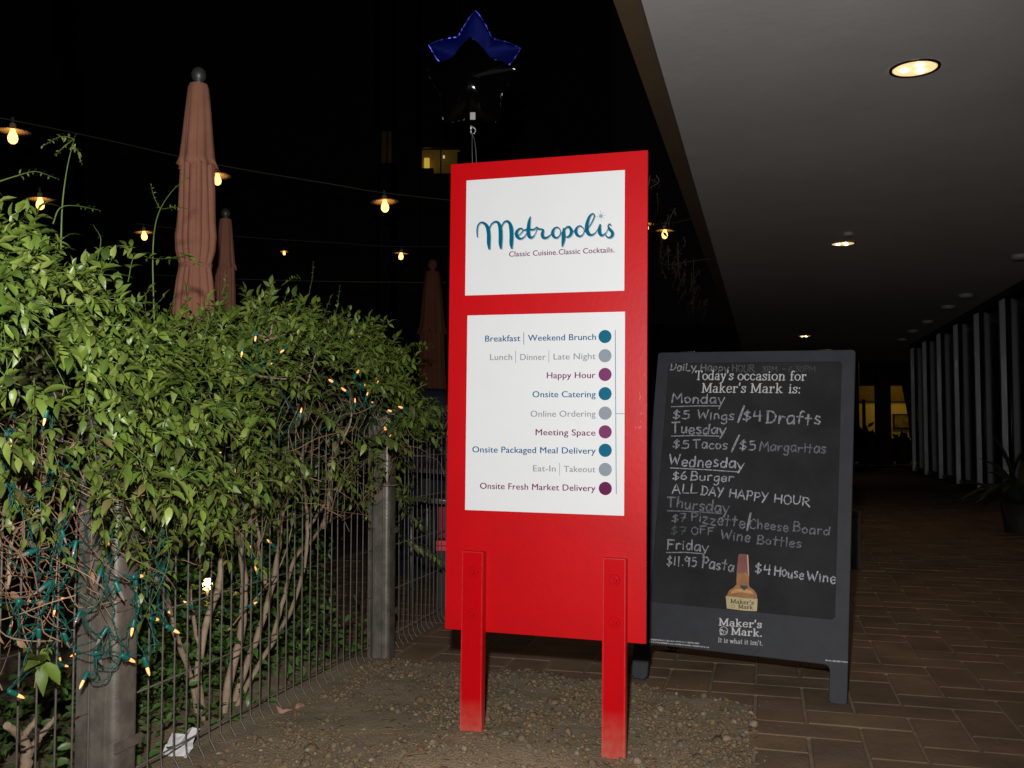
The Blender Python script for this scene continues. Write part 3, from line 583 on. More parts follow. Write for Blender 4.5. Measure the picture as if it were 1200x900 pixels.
serif(CS, [("Maker's", y4(398, 400), y4(500, 408), 4.8), ('Mark', y4(432, 423), y4(497, 428), 4.6)], mat('print_black', (.03, .03, .02), .6), slate, nib=(.2, .09), n=.0018)
b = MB(); q = CS.uv(*y4(410, 414)); rr = .0062
ribbon(b, CS, [(q.x+rr*math.cos(i*math.pi/10), q.y+rr*math.sin(i*math.pi/10), .0012) for i in range(21)], .0018); b.build('seal_emblem', MATS['print_black'], slate)

# ================================================================== wire mesh fence
m_wire = mat('wire_grey', (.19, .165, .14), .5, .3, var=.4, vscale=60, spec=.5); m_post = mat('post_weathered', (.26, .23, .19), .42, .35, var=.5, vscale=18, bump=.08, bscale=120, col2=(.11, .1, .085))
SN, SF = -1.627, .14                                           # near and far posts along the fence
fence = thing('wire_fence', 'grey welded wire fence with square posts running beside the leafy hedge', 'fence', FW(.14, 0, 0))
def gz(s): return -.03*max(0, min(1, (s+.8)/1.5))              # the bed falls slightly away
PS = (SF-SN)/30; RW = .0027
prof = [(-.035, -.045), (-.038, -.005), (-.02, .03), (-.003, .055), (0, .085), (0, .5), (0, .985), (-.002, 1.005), (-.022, 1.04), (-.037, 1.072), (-.022, 1.1), (-.003, 1.13), (-.001, 1.15)]
wm = MB(); wm.tube([D*0-E*o_+Z*z for o_, z in prof], RW, 5); wme = wm.mesh('wire', m_wire)
S_ALL = [SN-PS*i for i in range(1, 24)]+[SN+PS*i for i in range(1, 30)]+[SF+PS*i for i in range(1, 46)]
for s in S_ALL: link('wire', wme, fence, Matrix.Translation(FW(s, 0, gz(s))) @ Matrix.Rotation(R.uniform(-.004, .004), 4, 'Y'))
for s0, s1 in ((SN-PS*23.5, SN), (SN, SF), (SF, SF+PS*45.5)):
    for o_, z in ((-.04, .0), (.006, .085), (.006, .285), (.006, .485), (.006, .685), (.006, .885), (.006, .985), (-.032, 1.072), (.004, 1.135)):
        b = MB(); b.tube([FW(s0, o_, z+gz(s0)), FW((s0+s1)/2, o_, z+gz((s0+s1)/2)), FW(s1, o_, z+gz(s1))], RW, 5); b.build('cross_wire', m_wire, fence)
def post(s, hw, top):
    b = MB(); c = FW(s, -.02, 0); rr_ = hw*.42; ring = []
    for cx_, cy_, a0 in ((1, 1, 0), (-1, 1, 90), (-1, -1, 180), (1, -1, 270)):
        for k in range(6): a = math.radians(a0+18*k); ring.append(E*(cx_*(hw-rr_)+rr_*math.cos(a))+D*(cy_*(hw-rr_)+rr_*math.sin(a)))
    n_ = len(ring); b.add([c+p+Z*-.2 for p in ring]+[c+p+Z*top for p in ring], [(i, (i+1) % n_, (i+1) % n_+n_, i+n_) for i in range(n_)], True)
    p = b.build('post', m_post, fence)
    b = MB(); b.cbox(FW(s-hw-.02, .01, top/2-.11), .006, .02, top/2+.08, .002, E, D); b.cbox(FW(s-hw-.004, -.02+hw*.2, top/2-.11), hw*.55, .005, top/2+.08, .002, E, D); b.build('clamp_rail', m_post, p)
    b = MB(); b.cbox(c+Z*(top+.006), hw+.002, hw+.003, .006, .003, E, D); b.build('cap', m_post, p)
    for z in (.2, .55, .9):
        b = MB(); b.box(FW(s, -.02-hw-.004, z)-D*0, E*.003, D*(hw+.004), Z*.012); b.build('bracket', m_post, p)
post(SN, .047, 1.13); post(SF, .044, 1.10); post(SF+PS*30, .044, 1.10)

# ================================================================== hedge
m_leaf = mat('leaf_green', (.1, .2, .03), .42, var=.35, vscale=4, pos=True, island=[(0.068, 0.120, 0.016), (0.122, 0.192, 0.025), (0.177, 0.246, 0.037), (0.088, 0.144, 0.021), (0.143, 0.210, 0.032), (0.231, 0.288, 0.063), (0.061, 0.102, 0.021), (0.156, 0.210, 0.034)], spec=.5, bump=.15, bscale=90)
m_leafshade = mat('leaf_shaded', (.06, .08, .02), .5, island=[(0.039, 0.060, 0.013), (0.072, 0.096, 0.018), (0.104, 0.120, 0.024), (0.052, 0.066, 0.015), (0.130, 0.108, 0.033), (0.085, 0.108, 0.022)], spec=.4, bump=.15, bscale=90)  # darker olive-brown leaves; light falloff deep in the hedge put into the colour
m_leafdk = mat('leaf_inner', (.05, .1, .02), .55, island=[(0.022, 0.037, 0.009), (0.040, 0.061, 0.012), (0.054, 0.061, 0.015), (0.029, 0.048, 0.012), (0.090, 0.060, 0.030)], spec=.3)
m_stemg = mat('green_stem', (.15, .24, .05), .5, var=.4, vscale=20)
m_bark = mat('bark', (.46, .34, .23), .85, var=.45, vscale=22, bump=.5, bscale=70, col2=(.3, .21, .14))
m_twig = mat('dry_twig', (.3, .16, .09), .9, island=[(.34, .19, .11), (.22, .11, .06), (.4, .25, .15), (.16, .09, .05)])
ZT = [(-3.2, 1.6), (-2.5, 1.48), (-2.1, 1.4), (-1.95, 1.35), (-1.82, 1.25), (-1.65, 1.19), (-1.45, 1.2), (-1.2, 1.27), (-.8, 1.35), (-.3, 1.35), (-.05, 1.25), (.08, 1.1), (.2, .96), (.35, .85), (.6, .8)]
ZB = [(-3.2, 1.05), (-2.0, .98), (-1.8, .86), (-1.62, .76), (-1.4, .82), (-1.2, .9), (-.9, .96), (-.47, .95), (0, .99), (.14, .95), (.32, .7), (.5, .55), (.6, .7)]
LEAFP = [(0, 0, 0), (.13, .13, .01), (.36, .215, .02), (.6, .185, .015), (.82, .085, -.02), (1, 0, -.06)]
def leaf_vf(L, cup=.35, bend=.0):
    vs = []; fs = []
    for x, hw, z in LEAFP[1:-1]:
        zz = z*L-bend*L*x*x
        vs += [Vector((x*L, hw*L, zz+hw*L*cup)), Vector((x*L, 0, zz)), Vector((x*L, -hw*L, zz+hw*L*cup))]
    vs = [Vector((0, 0, 0))]+vs+[Vector((L, 0, -.06*L-bend*L))]
    fs = [(0, 2, 1), (0, 3, 2)]
    for i in range(3):
        k = 1+3*i; fs += [(k, k+1, k+4, k+3), (k+1, k+2, k+5, k+4)]
    fs += [(10, 11, 13), (11, 12, 13)]
    return vs, fs
def frame_of(x, up):
    x = x.normalized(); y = up.cross(x); y = y.normalized() if y.length > 1e-5 else x.orthogonal().normalized(); z = x.cross(y)
    return Matrix((x, y, z)).transposed()
LEAVES = []                                                    # (matrix, size, variant)
leafv = [leaf_vf(1, c, b_) for c, b_ in ((.35, .08), (.15, .25), (.7, -.05), (.3, .45))]
def add_leaf(p, d, up, L, store=None): (LEAVES if store is None else store).append((p, frame_of(d, up), L, R.randrange(4)))
def shoot(mb, pts, r0, pitch, L0, start=.25, tip=True, store=None):
    """a leafy shoot: thin stem with opposite leaves"""
    q = crom(pts, 5); mb.tube(q, [r0*(1-.7*i/(len(q)-1)) for i in range(len(q))], 4, False)
    ln = [0]
    for a_, b_ in zip(q, q[1:]): ln.append(ln[-1]+(b_-a_).length)
    tot = ln[-1]; s = tot*start; side = R.uniform(0, 3.14)
    while s < tot:
        i = max(k for k in range(len(q)) if ln[k] <= s); i = min(i, len(q)-2); t = (s-ln[i])/(ln[i+1]-ln[i]+1e-9); p = q[i].lerp(q[i+1], t); td = (q[i+1]-q[i]).normalized()
        o = td.cross(Z); o = o.normalized() if o.length > .1 else Vector((1, 0, 0)); o = Quaternion(td, side) @ o
        k = s/tot; L = L0*(1-.45*k)*R.uniform(.75, 1.2)
        for sg in (-1, 1):
            d = o*sg*R.uniform(.7, 1)+td*R.uniform(.35, .8)+Z*R.uniform(-.25, .3); up = (Z+td*-.3+Vector((R.gauss(0, .35), R.gauss(0, .35), 0)))
            add_leaf(p+o*sg*r0, d, up, L, store)
        s += pitch*R.uniform(.8, 1.25); side += R.uniform(-.6, .9)
    if tip: add_leaf(q[-1], (q[-1]-q[-2])+Vector((R.gauss(0, .002), R.gauss(0, .002), 0)), Z+E*.2, L0*.7, store)
stm = MB()
OC, OH = .06, .33                                              # hedge centre line behind the fence, half thickness
def section(s):
    zt, zb = lerp_tab(ZT, s), lerp_tab(ZB, s); return zt, zb
n_sh = 0
for _ in range(1750):
    s = R.uniform(-3.0, .2); zt, zb = section(s); h = zt-zb
    # a point on the rounded cross-section, mostly on the side of the path and on top
    a = math.radians(R.triangular(-35, 165, 40)); hw = OH*(.65 if s > .2 else 1)
    if s < -2.45 and R.random() < .4: continue
    if noise.noise(Vector((s*5.5, a*2.6, 4))) < -.1: continue                  # gaps
    if s > -1.3 and a < .6 and R.random() < .62: continue
    if s > .08 and R.random() < .4: continue
    nrm = (E*math.cos(a)*1.0+Z*math.sin(a)).normalized()
    base_ = FW(s, OC-math.cos(a)*hw*.72, zb+h*.5+math.sin(a)*h*.42) if a > 0 else FW(s, OC-hw*.72, zb+R.uniform(0, h*.6))
    L = R.uniform(.09, .2); d = (nrm+Vector((R.gauss(0, .45), R.gauss(0, .45), R.gauss(0, .3)))).normalized()
    p1 = base_+d*L*.5; p2 = p1+(d+Vector((R.gauss(0, .3), R.gauss(0, .3), R.uniform(-.7, .25)))).normalized()*L*.5
    shoot(stm, [base_, p1, p2], .0012, R.uniform(.02, .032), R.uniform(.028, .068), .15); n_sh += 1
for _ in range(130):                                           # overhang above the near post, on the path side
    s_ = R.triangular(-2.3, -1.2, -1.7); zt, zb = section(s_); b_ = FW(s_, R.uniform(-.3, -.08), R.uniform(zb-.04, zt-.1)); L = R.uniform(.08, .17)
    d = (E*R.uniform(.2, 1)+D*R.gauss(-.2, .6)+Z*R.uniform(-.9, .4)).normalized(); shoot(stm, [b_, b_+d*L*.55, b_+d*L-Z*.03], .0012, R.uniform(.022, .032), R.uniform(.038, .06), .15)
# drooping shoots under the overhang
for s_, z_, L in [(-2.15, .92, .12), (-1.95, .9, .12), (-1.78, .85, .2), (-1.7, .8, .22), (-1.62, .76, .25), (-1.55, .75, .28), (-1.48, .78, .22), (-1.3, .8, .2), (-1.15, .8, .15), (-1.0, .85, .15), (-.8, .88, .2), (-.6, .85, .12), (-.4, .85, .15)]+[(R.uniform(-2.2, 0), R.uniform(.82, .98), R.uniform(.08, .2)) for _ in range(60)]:
    b_ = FW(s_, -.12+R.uniform(-.08, .12), z_); d = Vector((R.gauss(0, .4), R.gauss(0, .3), -1)).normalized()
    shoot(stm, [b_, b_+d*L*.5+E*.02, b_+d*L], .0011, .026, R.uniform(.035, .05), .1)
# hanging end beyond the far post
for _ in range(20):
    s_ = R.uniform(.14, .32); b_ = FW(s_, R.uniform(-.12, .08), R.uniform(.5, 1.0)); d = Vector((R.gauss(.2, .5), R.gauss(0, .5), R.uniform(-1, .3))).normalized(); L = R.uniform(.08, .2)
    shoot(stm, [b_, b_+d*L*.5, b_+d*L-Z*.02], .0011, .026, R.uniform(.035, .052), .1)
for _ in range(34):                                            # leaves draped over the far post top
    b_ = FW(R.uniform(.02, .3), R.uniform(-.16, -.05), R.uniform(.98, 1.16)); d = Vector((R.gauss(.2, .5), R.gauss(0, .5), R.uniform(-1, .2))).normalized(); L = R.uniform(.07, .13)
    shoot(stm, [b_, b_+d*L*.5, b_+d*L-Z*.02], .001, .026, R.uniform(.03, .045), .1)
# long free shoots that stick up out of the top, and side sprays (traced; each at its own distance behind the fence line)
def ptr(pts, off): return [F(x, y, off) for x, y in pts]
for pts, off, r0, pitch, L0, st_ in [
 ([(71, 300), (73, 240), (79, 195), (87, 163)], -.02, .0026, .5, .03, .9), ([(87, 163), (72, 160), (50, 171)], -.02, .0012, .012, .013, .15), ([(84, 170), (92, 178), (95, 190)], -.03, .0011, .01, .013, .1), ([(86, 163), (72, 175), (66, 181)], -.02, .001, .01, .011, .1),
 ([(181, 385), (179, 300), (184, 255), (200, 226), (219, 209)], .02, .0026, .5, .03, .9), ([(187, 244), (181, 232), (177, 218)], .02, .0012, .012, .012, .1), ([(190, 245), (206, 243), (222, 245)], .02, .0011, .012, .011, .3), ([(212, 214), (220, 208), (216, 203)], .02, .001, .01, .008, .2),
 ([(104, 345), (114, 305), (118, 280), (110, 265)], 0, .0018, .03, .02, .5), ([(62, 262), (70, 244), (88, 241), (115, 246)], -.05, .002, .02, .014, .55), ([(-5, 214), (20, 206), (42, 201), (66, 209)], -.1, .0018, .02, .014, .4),
 ([(150, 330), (158, 300), (180, 303), (205, 303)], 0, .0016, .035, .036, .15), ([(205, 303), (220, 300), (231, 309)], 0, .0014, .02, .034, .1), ([(158, 290), (140, 288), (126, 296)], 0, .0014, .02, .034, .1),
 ([(260, 345), (264, 330), (263, 318)], .05, .0014, .014, .016, .2), ([(362, 345), (366, 325), (367, 308)], .05, .0012, .02, .01, .2), ([(394, 365), (397, 347), (398, 336)], .05, .0012, .02, .012, .2), ([(330, 335), (340, 328), (350, 324)], .05, .0012, .02, .02, .2),
 ([(450, 410), (470, 411), (486, 405), (505, 405)], .02, .0015, .03, .036, .2), ([(455, 428), (480, 428), (499, 442)], .02, .0015, .025, .04, .3), ([(480, 455), (488, 470), (490, 480)], .0, .0012, .02, .03, .2),
 ([(240, 385), (310, 440), (385, 490)], -.25, .001, .5, .02, .95), ([(420, 480), (438, 455), (452, 420)], -.2, .0012, .04, .03, .4)]:
    shoot(stm, ptr(pts, off), r0, pitch, L0, st_)
for _ in range(46):                                            # short upright sprigs along the crest
    s_ = R.uniform(-2.3, .2); b_ = FW(s_, R.uniform(-.15, .25), section(s_)[0]-.06); L = R.uniform(.09, .2); d = Vector((R.gauss(0, .3), R.gauss(0, .3), 1)).normalized()
    shoot(stm, [b_, b_+d*L*.5, b_+d*L+Vector((R.gauss(0, .02), 0, 0))], .0013, .024, R.uniform(.022, .04), .3)
hedge = thing('hedge', 'leafy green climbing hedge growing over and through the wire fence', 'hedge', FW(-.8, .2, 0))
for _ in range(110):                                           # thin bare runners arching over the face
    s_ = R.uniform(-2.3, .1); zt, zb = section(s_); p = FW(s_, -.2+R.uniform(-.06, .1), R.uniform(zb, zt)); d = (D*R.gauss(0, 1)+Z*R.gauss(.3, .7)+E*R.uniform(0, .5)).normalized(); L = R.uniform(.06, .16)
    stm.tube(crom([p, p+d*L*.5+Z*.01, p+d*L-Z*R.uniform(-.01, .03)], 4), .0009, 4, False)
stm.build('shoot_stems', m_stemg, hedge)['kind'] = 'stuff'
# the 300 leaves that show largest are objects, the rest one mesh
def shaded(l):  # lower leaves turn darker olive, recess shade painted into them
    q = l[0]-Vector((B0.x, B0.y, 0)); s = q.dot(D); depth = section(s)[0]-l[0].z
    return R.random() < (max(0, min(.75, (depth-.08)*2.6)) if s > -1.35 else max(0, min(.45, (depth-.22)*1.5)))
SHADED = [shaded(l) for l in LEAVES]
def vis(l):
    p = l[0]; X, Y, z = p
    if Y < .8 or X/Y < -.55: return 0
    s = (p-Vector((B0.x, B0.y, 0))).dot(D); off = -(p-Vector((B0.x, B0.y, 0))).dot(E); zt, zb = section(s)
    front = 1 if off < OC-OH*.8 or z > zt-.03 else .35
    return l[2]/(p-EYE).length*front*R.uniform(.8, 1.2)
order = sorted(range(len(LEAVES)), key=lambda i: -vis(LEAVES[i])); big = set(order[:300])
lme = []; lmo = []
for vs, fs in leafv:
    t_ = MB(); t_.add(vs, fs, True); lme.append(t_.mesh('leaf', m_leaf)); lmo.append(t_.mesh('leaf', m_leafshade))
lm = MB(); lo_ = MB()
for i, (p, M3, L, k) in enumerate(LEAVES):
    if i in big: link('leaf', (lmo if SHADED[i] else lme)[k], hedge, Matrix.Translation(p) @ M3.to_4x4() @ Matrix.Diagonal((L, L, L, 1)))
    else: (lo_ if SHADED[i] else lm).add([p+M3 @ (v*L) for v in leafv[k][0]], leafv[k][1], True)
lm.build('foliage', m_leaf, hedge)['kind'] = 'stuff'; lo_.build('shaded_foliage', m_leafshade, hedge)['kind'] = 'stuff'
# inner leaves that close the gaps, the shade inside put into their colour
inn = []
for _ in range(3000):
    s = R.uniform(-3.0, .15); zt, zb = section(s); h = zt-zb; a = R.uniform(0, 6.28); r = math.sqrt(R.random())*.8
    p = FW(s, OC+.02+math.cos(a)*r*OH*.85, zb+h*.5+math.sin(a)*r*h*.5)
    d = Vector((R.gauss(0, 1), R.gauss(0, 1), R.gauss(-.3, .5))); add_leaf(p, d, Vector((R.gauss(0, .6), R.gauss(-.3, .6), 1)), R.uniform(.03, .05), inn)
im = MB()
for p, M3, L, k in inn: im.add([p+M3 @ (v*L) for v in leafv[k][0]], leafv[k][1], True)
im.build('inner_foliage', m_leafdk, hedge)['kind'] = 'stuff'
# woody stems
def wood(pts, off, r0, r1, name='stem'):
    P_ = ptr(pts, off); q = crom(P_, 5); b = MB(); n_ = len(q)
    b.tube([p+Vector((R.gauss(0, .0015), R.gauss(0, .0015), 0)) for p in q], [r0+(r1-r0)*i/(n_-1)+R.uniform(-.0006, .0008) for i in range(n_)], 8); b.build(name, m_bark, hedge)
for pts, off, r0, r1 in [
 ([(258, 858), (268, 800), (283, 740), (286, 680), (284, 635), (296, 600), (302, 560)], .16, .016, .011),
 ([(266, 855), (285, 790), (302, 745), (318, 690), (327, 640), (330, 605), (345, 560), (360, 520)], .2, .013, .008),
 ([(262, 858), (292, 800), (318, 755), (342, 712), (356, 665), (360, 615), (354, 560)], .16, .01, .006),
 ([(318, 755), (330, 710), (345, 655), (372, 625), (385, 590), (388, 545), (402, 505)], .22, .009, .006),
 ([(240, 850), (232, 790), (242, 730), (255, 690), (262, 640), (266, 600), (256, 570), (246, 560)], .18, .013, .009),
 ([(278, 640), (276, 590), (272, 540)], .14, .009, .007), ([(312, 690), (304, 640), (300, 600), (303, 560), (296, 530)], .14, .006, .005),
 ([(362, 618), (395, 570), (420, 545), (432, 540)], .16, .007, .004), ([(380, 620), (386, 575), (389, 545)], .12, .01, .004),
 ([(268, 738), (300, 700), (330, 660), (345, 600), (346, 560)], .1, .0022, .002), ([(262, 590), (285, 575), (305, 560)], .15, .005, .003),
 ([(234, 850), (225, 800), (205, 740), (195, 700), (170, 660)], .2, .011, .008), ([(240, 780), (228, 735), (222, 690)], .2, .007, .005),
 ([(28, 940), (29, 905), (31, 880), (24, 862), (8, 850)], .2, .02, .009), ([(31, 884), (44, 868), (52, 856), (68, 838)], .2, .012, .006), ([(24, 864), (36, 852), (44, 840)], .2, .01, .006),
 ([(10, 690), (14, 630), (20, 570), (12, 540)], -.02, .004, .003), ([(438, 520), (412, 500), (392, 520)], .1, .006, .004), ([(385, 545), (395, 525), (402, 480), (392, 440)], .1, .008, .004)]:
    wood(pts, off, r0, r1)
for pts, off in [([(296, 390), (315, 394), (320, 372)], -.16), ([(310, 400), (338, 390), (350, 382)], -.16), ([(298, 440), (340, 444), (362, 436)], -.2), ([(348, 441), (354, 425)], -.2), ([(358, 462), (368, 420), (384, 392)], -.17), ([(400, 520), (412, 490), (410, 470)], -.16)]:
    wood(pts, off, .0035, .002, 'bare_twig')
tw = MB()                                                      # tangle of dead twigs at the left
for _ in range(560):
    if R.random() < .72: s, zc, so = R.gauss(-1.95, .28), R.uniform(.62, 1.02), R.uniform(-.1, .1)
    else: s, zc, so = R.uniform(-1.3, .12), R.uniform(.72, 1.22), R.uniform(-.22, .2)
    p = FW(s, so, zc); pts = [p]; d = Vector((R.gauss(0, .6), R.gauss(0, .5), R.gauss(-.6, .8))).normalized(); L = R.uniform(.02, .07)
    for k in range(4):
        d = (d+Vector((R.gauss(0, .45), R.gauss(0, .45), R.gauss(-.05, .35)))).normalized(); pts.append(pts[-1]+d*L)
    tw.tube(crom(pts, 3), R.uniform(.0006, .0017), 4, False)
for _ in range(110):                                           # dead leaves caught in it
    p = FW(R.gauss(-1.95, .3), R.uniform(-.12, .15), R.uniform(.55, 1.0)); M3 = frame_of(Vector((R.gauss(0, 1), R.gauss(0, 1), -1)), Vector((R.gauss(0, 1), R.gauss(0, 1), 1))); L = R.uniform(.018, .035)
    tw.add([p+M3 @ (v*L) for v in leafv[3][0]], leafv[3][1], True)
tw.build('dead_twigs', m_twig, hedge)['kind'] = 'stuff'
# ivy on the ground behind the fence and a darker mass further back
iv = MB(); m_ivy = mat('ivy_green', (.04, .1, .02), .4, island=[(.045, .1, .022), (.065, .145, .03), (.09, .17, .035), (.05, .11, .018)], spec=.4)
for _ in range(7600):
    s = R.uniform(-2.4, .35)
    if R.random() < .38: p = FW(s, R.uniform(.06, .9), R.expovariate(1/.09)*1.0); 
    else:
        s = R.uniform(-1.05, .35); p = FW(s, R.uniform(.3, .62), R.uniform(0, 1.05))
    if p.z > 1.1: continue
    M3 = frame_of(Vector((R.gauss(0, 1), R.gauss(0, 1), R.gauss(0, .4))), Vector((R.gauss(.3, .5), R.gauss(-.6, .5), 1))); L = R.uniform(.028, .052)
    iv.add([p+M3 @ (v*L) for v in leafv[R.randrange(4)][0]], leafv[0][1], True)
tag(iv.build('ground_cover', m_ivy), 'low dark ivy covering the ground behind the wire fence', kind='stuff')
# a sprig in front of the fence at lower left
b = MB(); sp_ = []
shoot(b, ptr([(60, 745), (52, 765), (46, 772), (50, 782)], -.1), .0014, .012, .03, .35, True, sp_)
for dx_, dy_, tx, ty in ((50, 776, 32, 772), (50, 776, 30, 781), (50, 778, 48, 806), (50, 776, 68, 800), (42, 762, 30, 760), (46, 765, 60, 770)):
    p, t_ = F(dx_, dy_, -.1), F(tx, ty, -.12); add_leaf(p, t_-p, -D*.6+Z+E*.3, (t_-p).length*1.15, sp_)
b.build('sprig_stem', m_stemg, hedge)
for p, M3, L, k in sp_: link('leaf', lme[k], hedge, Matrix.Translation(p) @ M3.to_4x4() @ Matrix.Diagonal((L, L, L, 1)))

# ================================================================== mini string lights in the hedge
m_gw = mat('green_wire', (.008, .11, .085), .4, var=.3, vscale=40); m_sock = mat('green_socket', (.012, .16, .125), .38, var=.3, vscale=60)
m_lit = mat('mini_bulb_lit', (1, .6, .3), .2, emit=(1, .36, .09), es=1.3, sampling='NONE'); m_core = mat('mini_filament', (1, .8, .5), .3, emit=(1, .62, .3), es=9, sampling='NONE')
m_unlit = mat('mini_bulb_clear', (.26, .22, .2), .12, spec=.8, coat=.6)
mini = thing('string_lights', 'string of tiny warm fairy lights on green wire tangled in the hedge', 'string lights', FW(-1.7, -.1, .7))
b = MB(); b.lathe([(.0001, 0), (.0042, 0), (.0048, .003), (.0048, .017), (.0044, .0205), (.0030, .0205)], n=8); sock_me = b.mesh('socket', m_sock)
b = MB(); b.lathe([(.003, .0195), (.0031, .026), (.0028, .032), (.0014, .037), (.0004, .039)], n=8); bl_on = b.mesh('bulb', m_lit); b2 = MB(); b2.lathe([(.0033, .0192), (.0033, .026), (.003, .032), (.0015, .038), (.0004, .04)], n=8); bl_off = b2.mesh('bulb', m_unlit)
b = MB(); b.lathe([(.0001, .021), (.0018, .0235), (.0024, .027), (.0018, .031), (.0001, .033)], n=6); fil = b.mesh('filament', m_core)
z1 = lambda x, y: (x/3.75, 660+y/3.75); z0 = lambda x, y: (x/3.75, 440+y/3.75)
SOCK = [(z1(75, 165), z1(190, 175), 0), (z1(225, 80), z1(162, 142), 0), (z1(170, 285), z1(192, 365), 0), (z1(278, 305), z1(296, 380), 0), (z1(445, 20), z1(428, 98), 0), (z1(505, 80), z1(515, 172), 0), (z1(596, 65), z1(605, 125), 1), (z1(705, 35), z1(765, 98), 0), (z1(352, 205), z1(332, 255), 0),
 (z1(472, 278), z1(438, 365), 0), (z1(590, 240), z1(592, 322), 1), (z1(655, 242), z1(746, 255), 1), (z1(728, 275), z1(792, 328), 1), (z1(418, 385), z1(455, 468), 0), (z1(532, 402), z1(605, 472), 1), (z1(632, 412), z1(656, 488), 1), (z1(385, 475), z1(348, 555), 1), (z1(35, 560), z1(98, 588), 1),
 (z0(35, 225), z0(50, 318), 1), (z0(222, 330), z0(235, 400), 0), (z0(225, 418), z0(305, 432), 0), (z0(178, 535), z0(138, 640), 0), (z0(270, 680), z0(272, 745), 0), (z0(160, 765), z0(82, 805), 0), (z0(335, 725), z0(322, 800), 0), (z0(466, 680), z0(464, 755), 1), (z0(735, 735), z0(742, 790), 0), (z0(706, 640), z0(720, 700), 0), (z0(700, 610), z0(690, 535), 1), (z0(700, 850), z0(765, 900), 0),
 (z0(580, 885), z0(660, 885), 1), (z0(25, 470), z0(5, 540), 0), (z0(215, 140), z0(215, 190), 0), (z0(290, 400), z0(330, 405), 0)]
R5 = random.Random(11)
LITPX = [(123, 447), (127, 446), (145, 487), (155, 493), (186, 506), (252, 559), (271, 632), (56, 487), (299, 395), (284, 412), (331, 412), (314, 427), (387, 446), (420, 440), (405, 456), (428, 451), (442, 449), (447, 448), (439, 471), (455, 480), (448, 502), (457, 511), (470, 476), (351, 483), (276, 550), (257, 531), (294, 643), (318, 635), (299, 668), (297, 707), (63, 713), (14, 738), (70, 770), (88, 767), (49, 775), (76, 780), (220, 709), (198, 717), (176, 632), (36, 705), (71, 702), (300, 555), (410, 566), (104, 628), (430, 462), (415, 470)]
ends = []
def socket(bp, tp, lit, off):
    p, t_ = F(*bp, off), F(*tp, off); d = (t_-p); L = d.length; d.normalize(); d = (d+Vector((R5.gauss(0, .15), R5.gauss(0, .25), 0))).normalized(); k = max(.85, min(1.35, L/.04))
    M = Matrix.Translation(p) @ frame_of(d, Z+E*.3).to_4x4() @ Matrix.Rotation(math.pi/2, 4, 'Y') @ Matrix.Scale(k, 4)
    o = link('socket', sock_me, mini, M); bo = link('bulb', bl_on if lit else bl_off, o, M)
    if lit: link('filament', fil, o, M)
    ends.append((p, off))
for bp, tp, lit in SOCK: socket(bp, tp, lit, -.12+R5.uniform(-.02, .015))
for x, y in LITPX:
    off = (-.2 if y < 600 and x > 110 and x < 230 else -.24 if y < 540 else .02) + R5.uniform(-.02, .02)
    if x > 395 and y < 520: off = -.2
    a = R5.uniform(0, 6.28); socket((x-7*math.cos(a), y-7*math.sin(a)), (x+3*math.cos(a), y+3*math.sin(a)), 1, off)
gw = MB()
def wire_run(a, b_, sag, tw_=.006):
    m = (a+b_)/2-Z*sag+Vector((R5.gauss(0, .012), R5.gauss(0, .02), 0)); q = crom([a, a.lerp(m, .5)-Z*sag*.35+E*R5.gauss(0, .008), m, b_.lerp(m, .5)-Z*sag*.35+E*R5.gauss(0, .008), b_], 7)
    n_ = len(q); ph = R5.uniform(0, 6)
    for sg in (0, math.pi): gw.tube([p+Vector((math.cos(ph+sg+i*.9), math.sin(ph+sg+i*.9), math.sin(i*.9+sg)))*.0016 for i, p in enumerate(q)], .00095, 4, False)
front = [p for p, o in ends[:len(SOCK)]]
for i, p in enumerate(front):
    near = sorted(front, key=lambda q: (q-p).length)[1:6]
    for q in R5.sample(near, 2): wire_run(p, q, R5.uniform(.005, .05))
for pts in [[(12, 600), (16, 560), (10, 505), (18, 470), (8, 440)], [(46, 620), (52, 570), (60, 530), (58, 470)], [(72, 690), (70, 640), (74, 600), (80, 555)], [(128, 770), (131, 720), (125, 680), (133, 620)], [(172, 700), (168, 660), (190, 640), (188, 600)], [(10, 640), (20, 665), (50, 672), (90, 680)],
            [(5, 700), (25, 705), (15, 720), (22, 735), (45, 735)], [(70, 725), (80, 750), (110, 768), (140, 766), (165, 768)], [(180, 690), (185, 720), (178, 745), (170, 755), (176, 768)], [(133, 680), (155, 676), (180, 678), (192, 690)], [(92, 560), (110, 590), (95, 640), (88, 690), (92, 720)], [(150, 765), (148, 735), (152, 705), (160, 680)]]:
    q = [F(x, y, -.13+R5.uniform(-.02, .02)) for x, y in pts]
    for a, b_ in zip(q, q[1:]): wire_run(a, b_, R5.uniform(-.01, .015))
for i in range(len(SOCK), len(ends)-1):
    p = ends[i][0]; q = min((e[0] for j, e in enumerate(ends) if j > i), key=lambda v: (v-p).length)
    if (q-p).length < .5: wire_run(p, q, R5.uniform(.0, .04))
gw.build('wire', m_gw, mini)['kind'] = 'stuff'

# garden lamp glowing behind the stems
lampt = thing('path_light', 'bright warm garden light glowing behind the hedge stems', 'garden lamp', F(243, 760, .5))
b = MB(); b.tube([F(243, 860, .5), F(243, 692, .5)], .008, 8); b.build('stake', MATS['dark_steel'], lampt)
b = MB(); c = F(243, 684, .5); b.lathe([(.0001, -.022), (.016, -.022), (.02, .0), (.013, .02), (.0001, .024)], c, 10); b.build('glass_shade', mat('lamp_glow', (1, .7, .3), .4, emit=(1, .6, .2), es=14), lampt)
b = MB(); b.lathe([(.036, .026), (.03, .032), (.0001, .05)], c, 12); b.build('cap', MATS['dark_steel'], lampt)

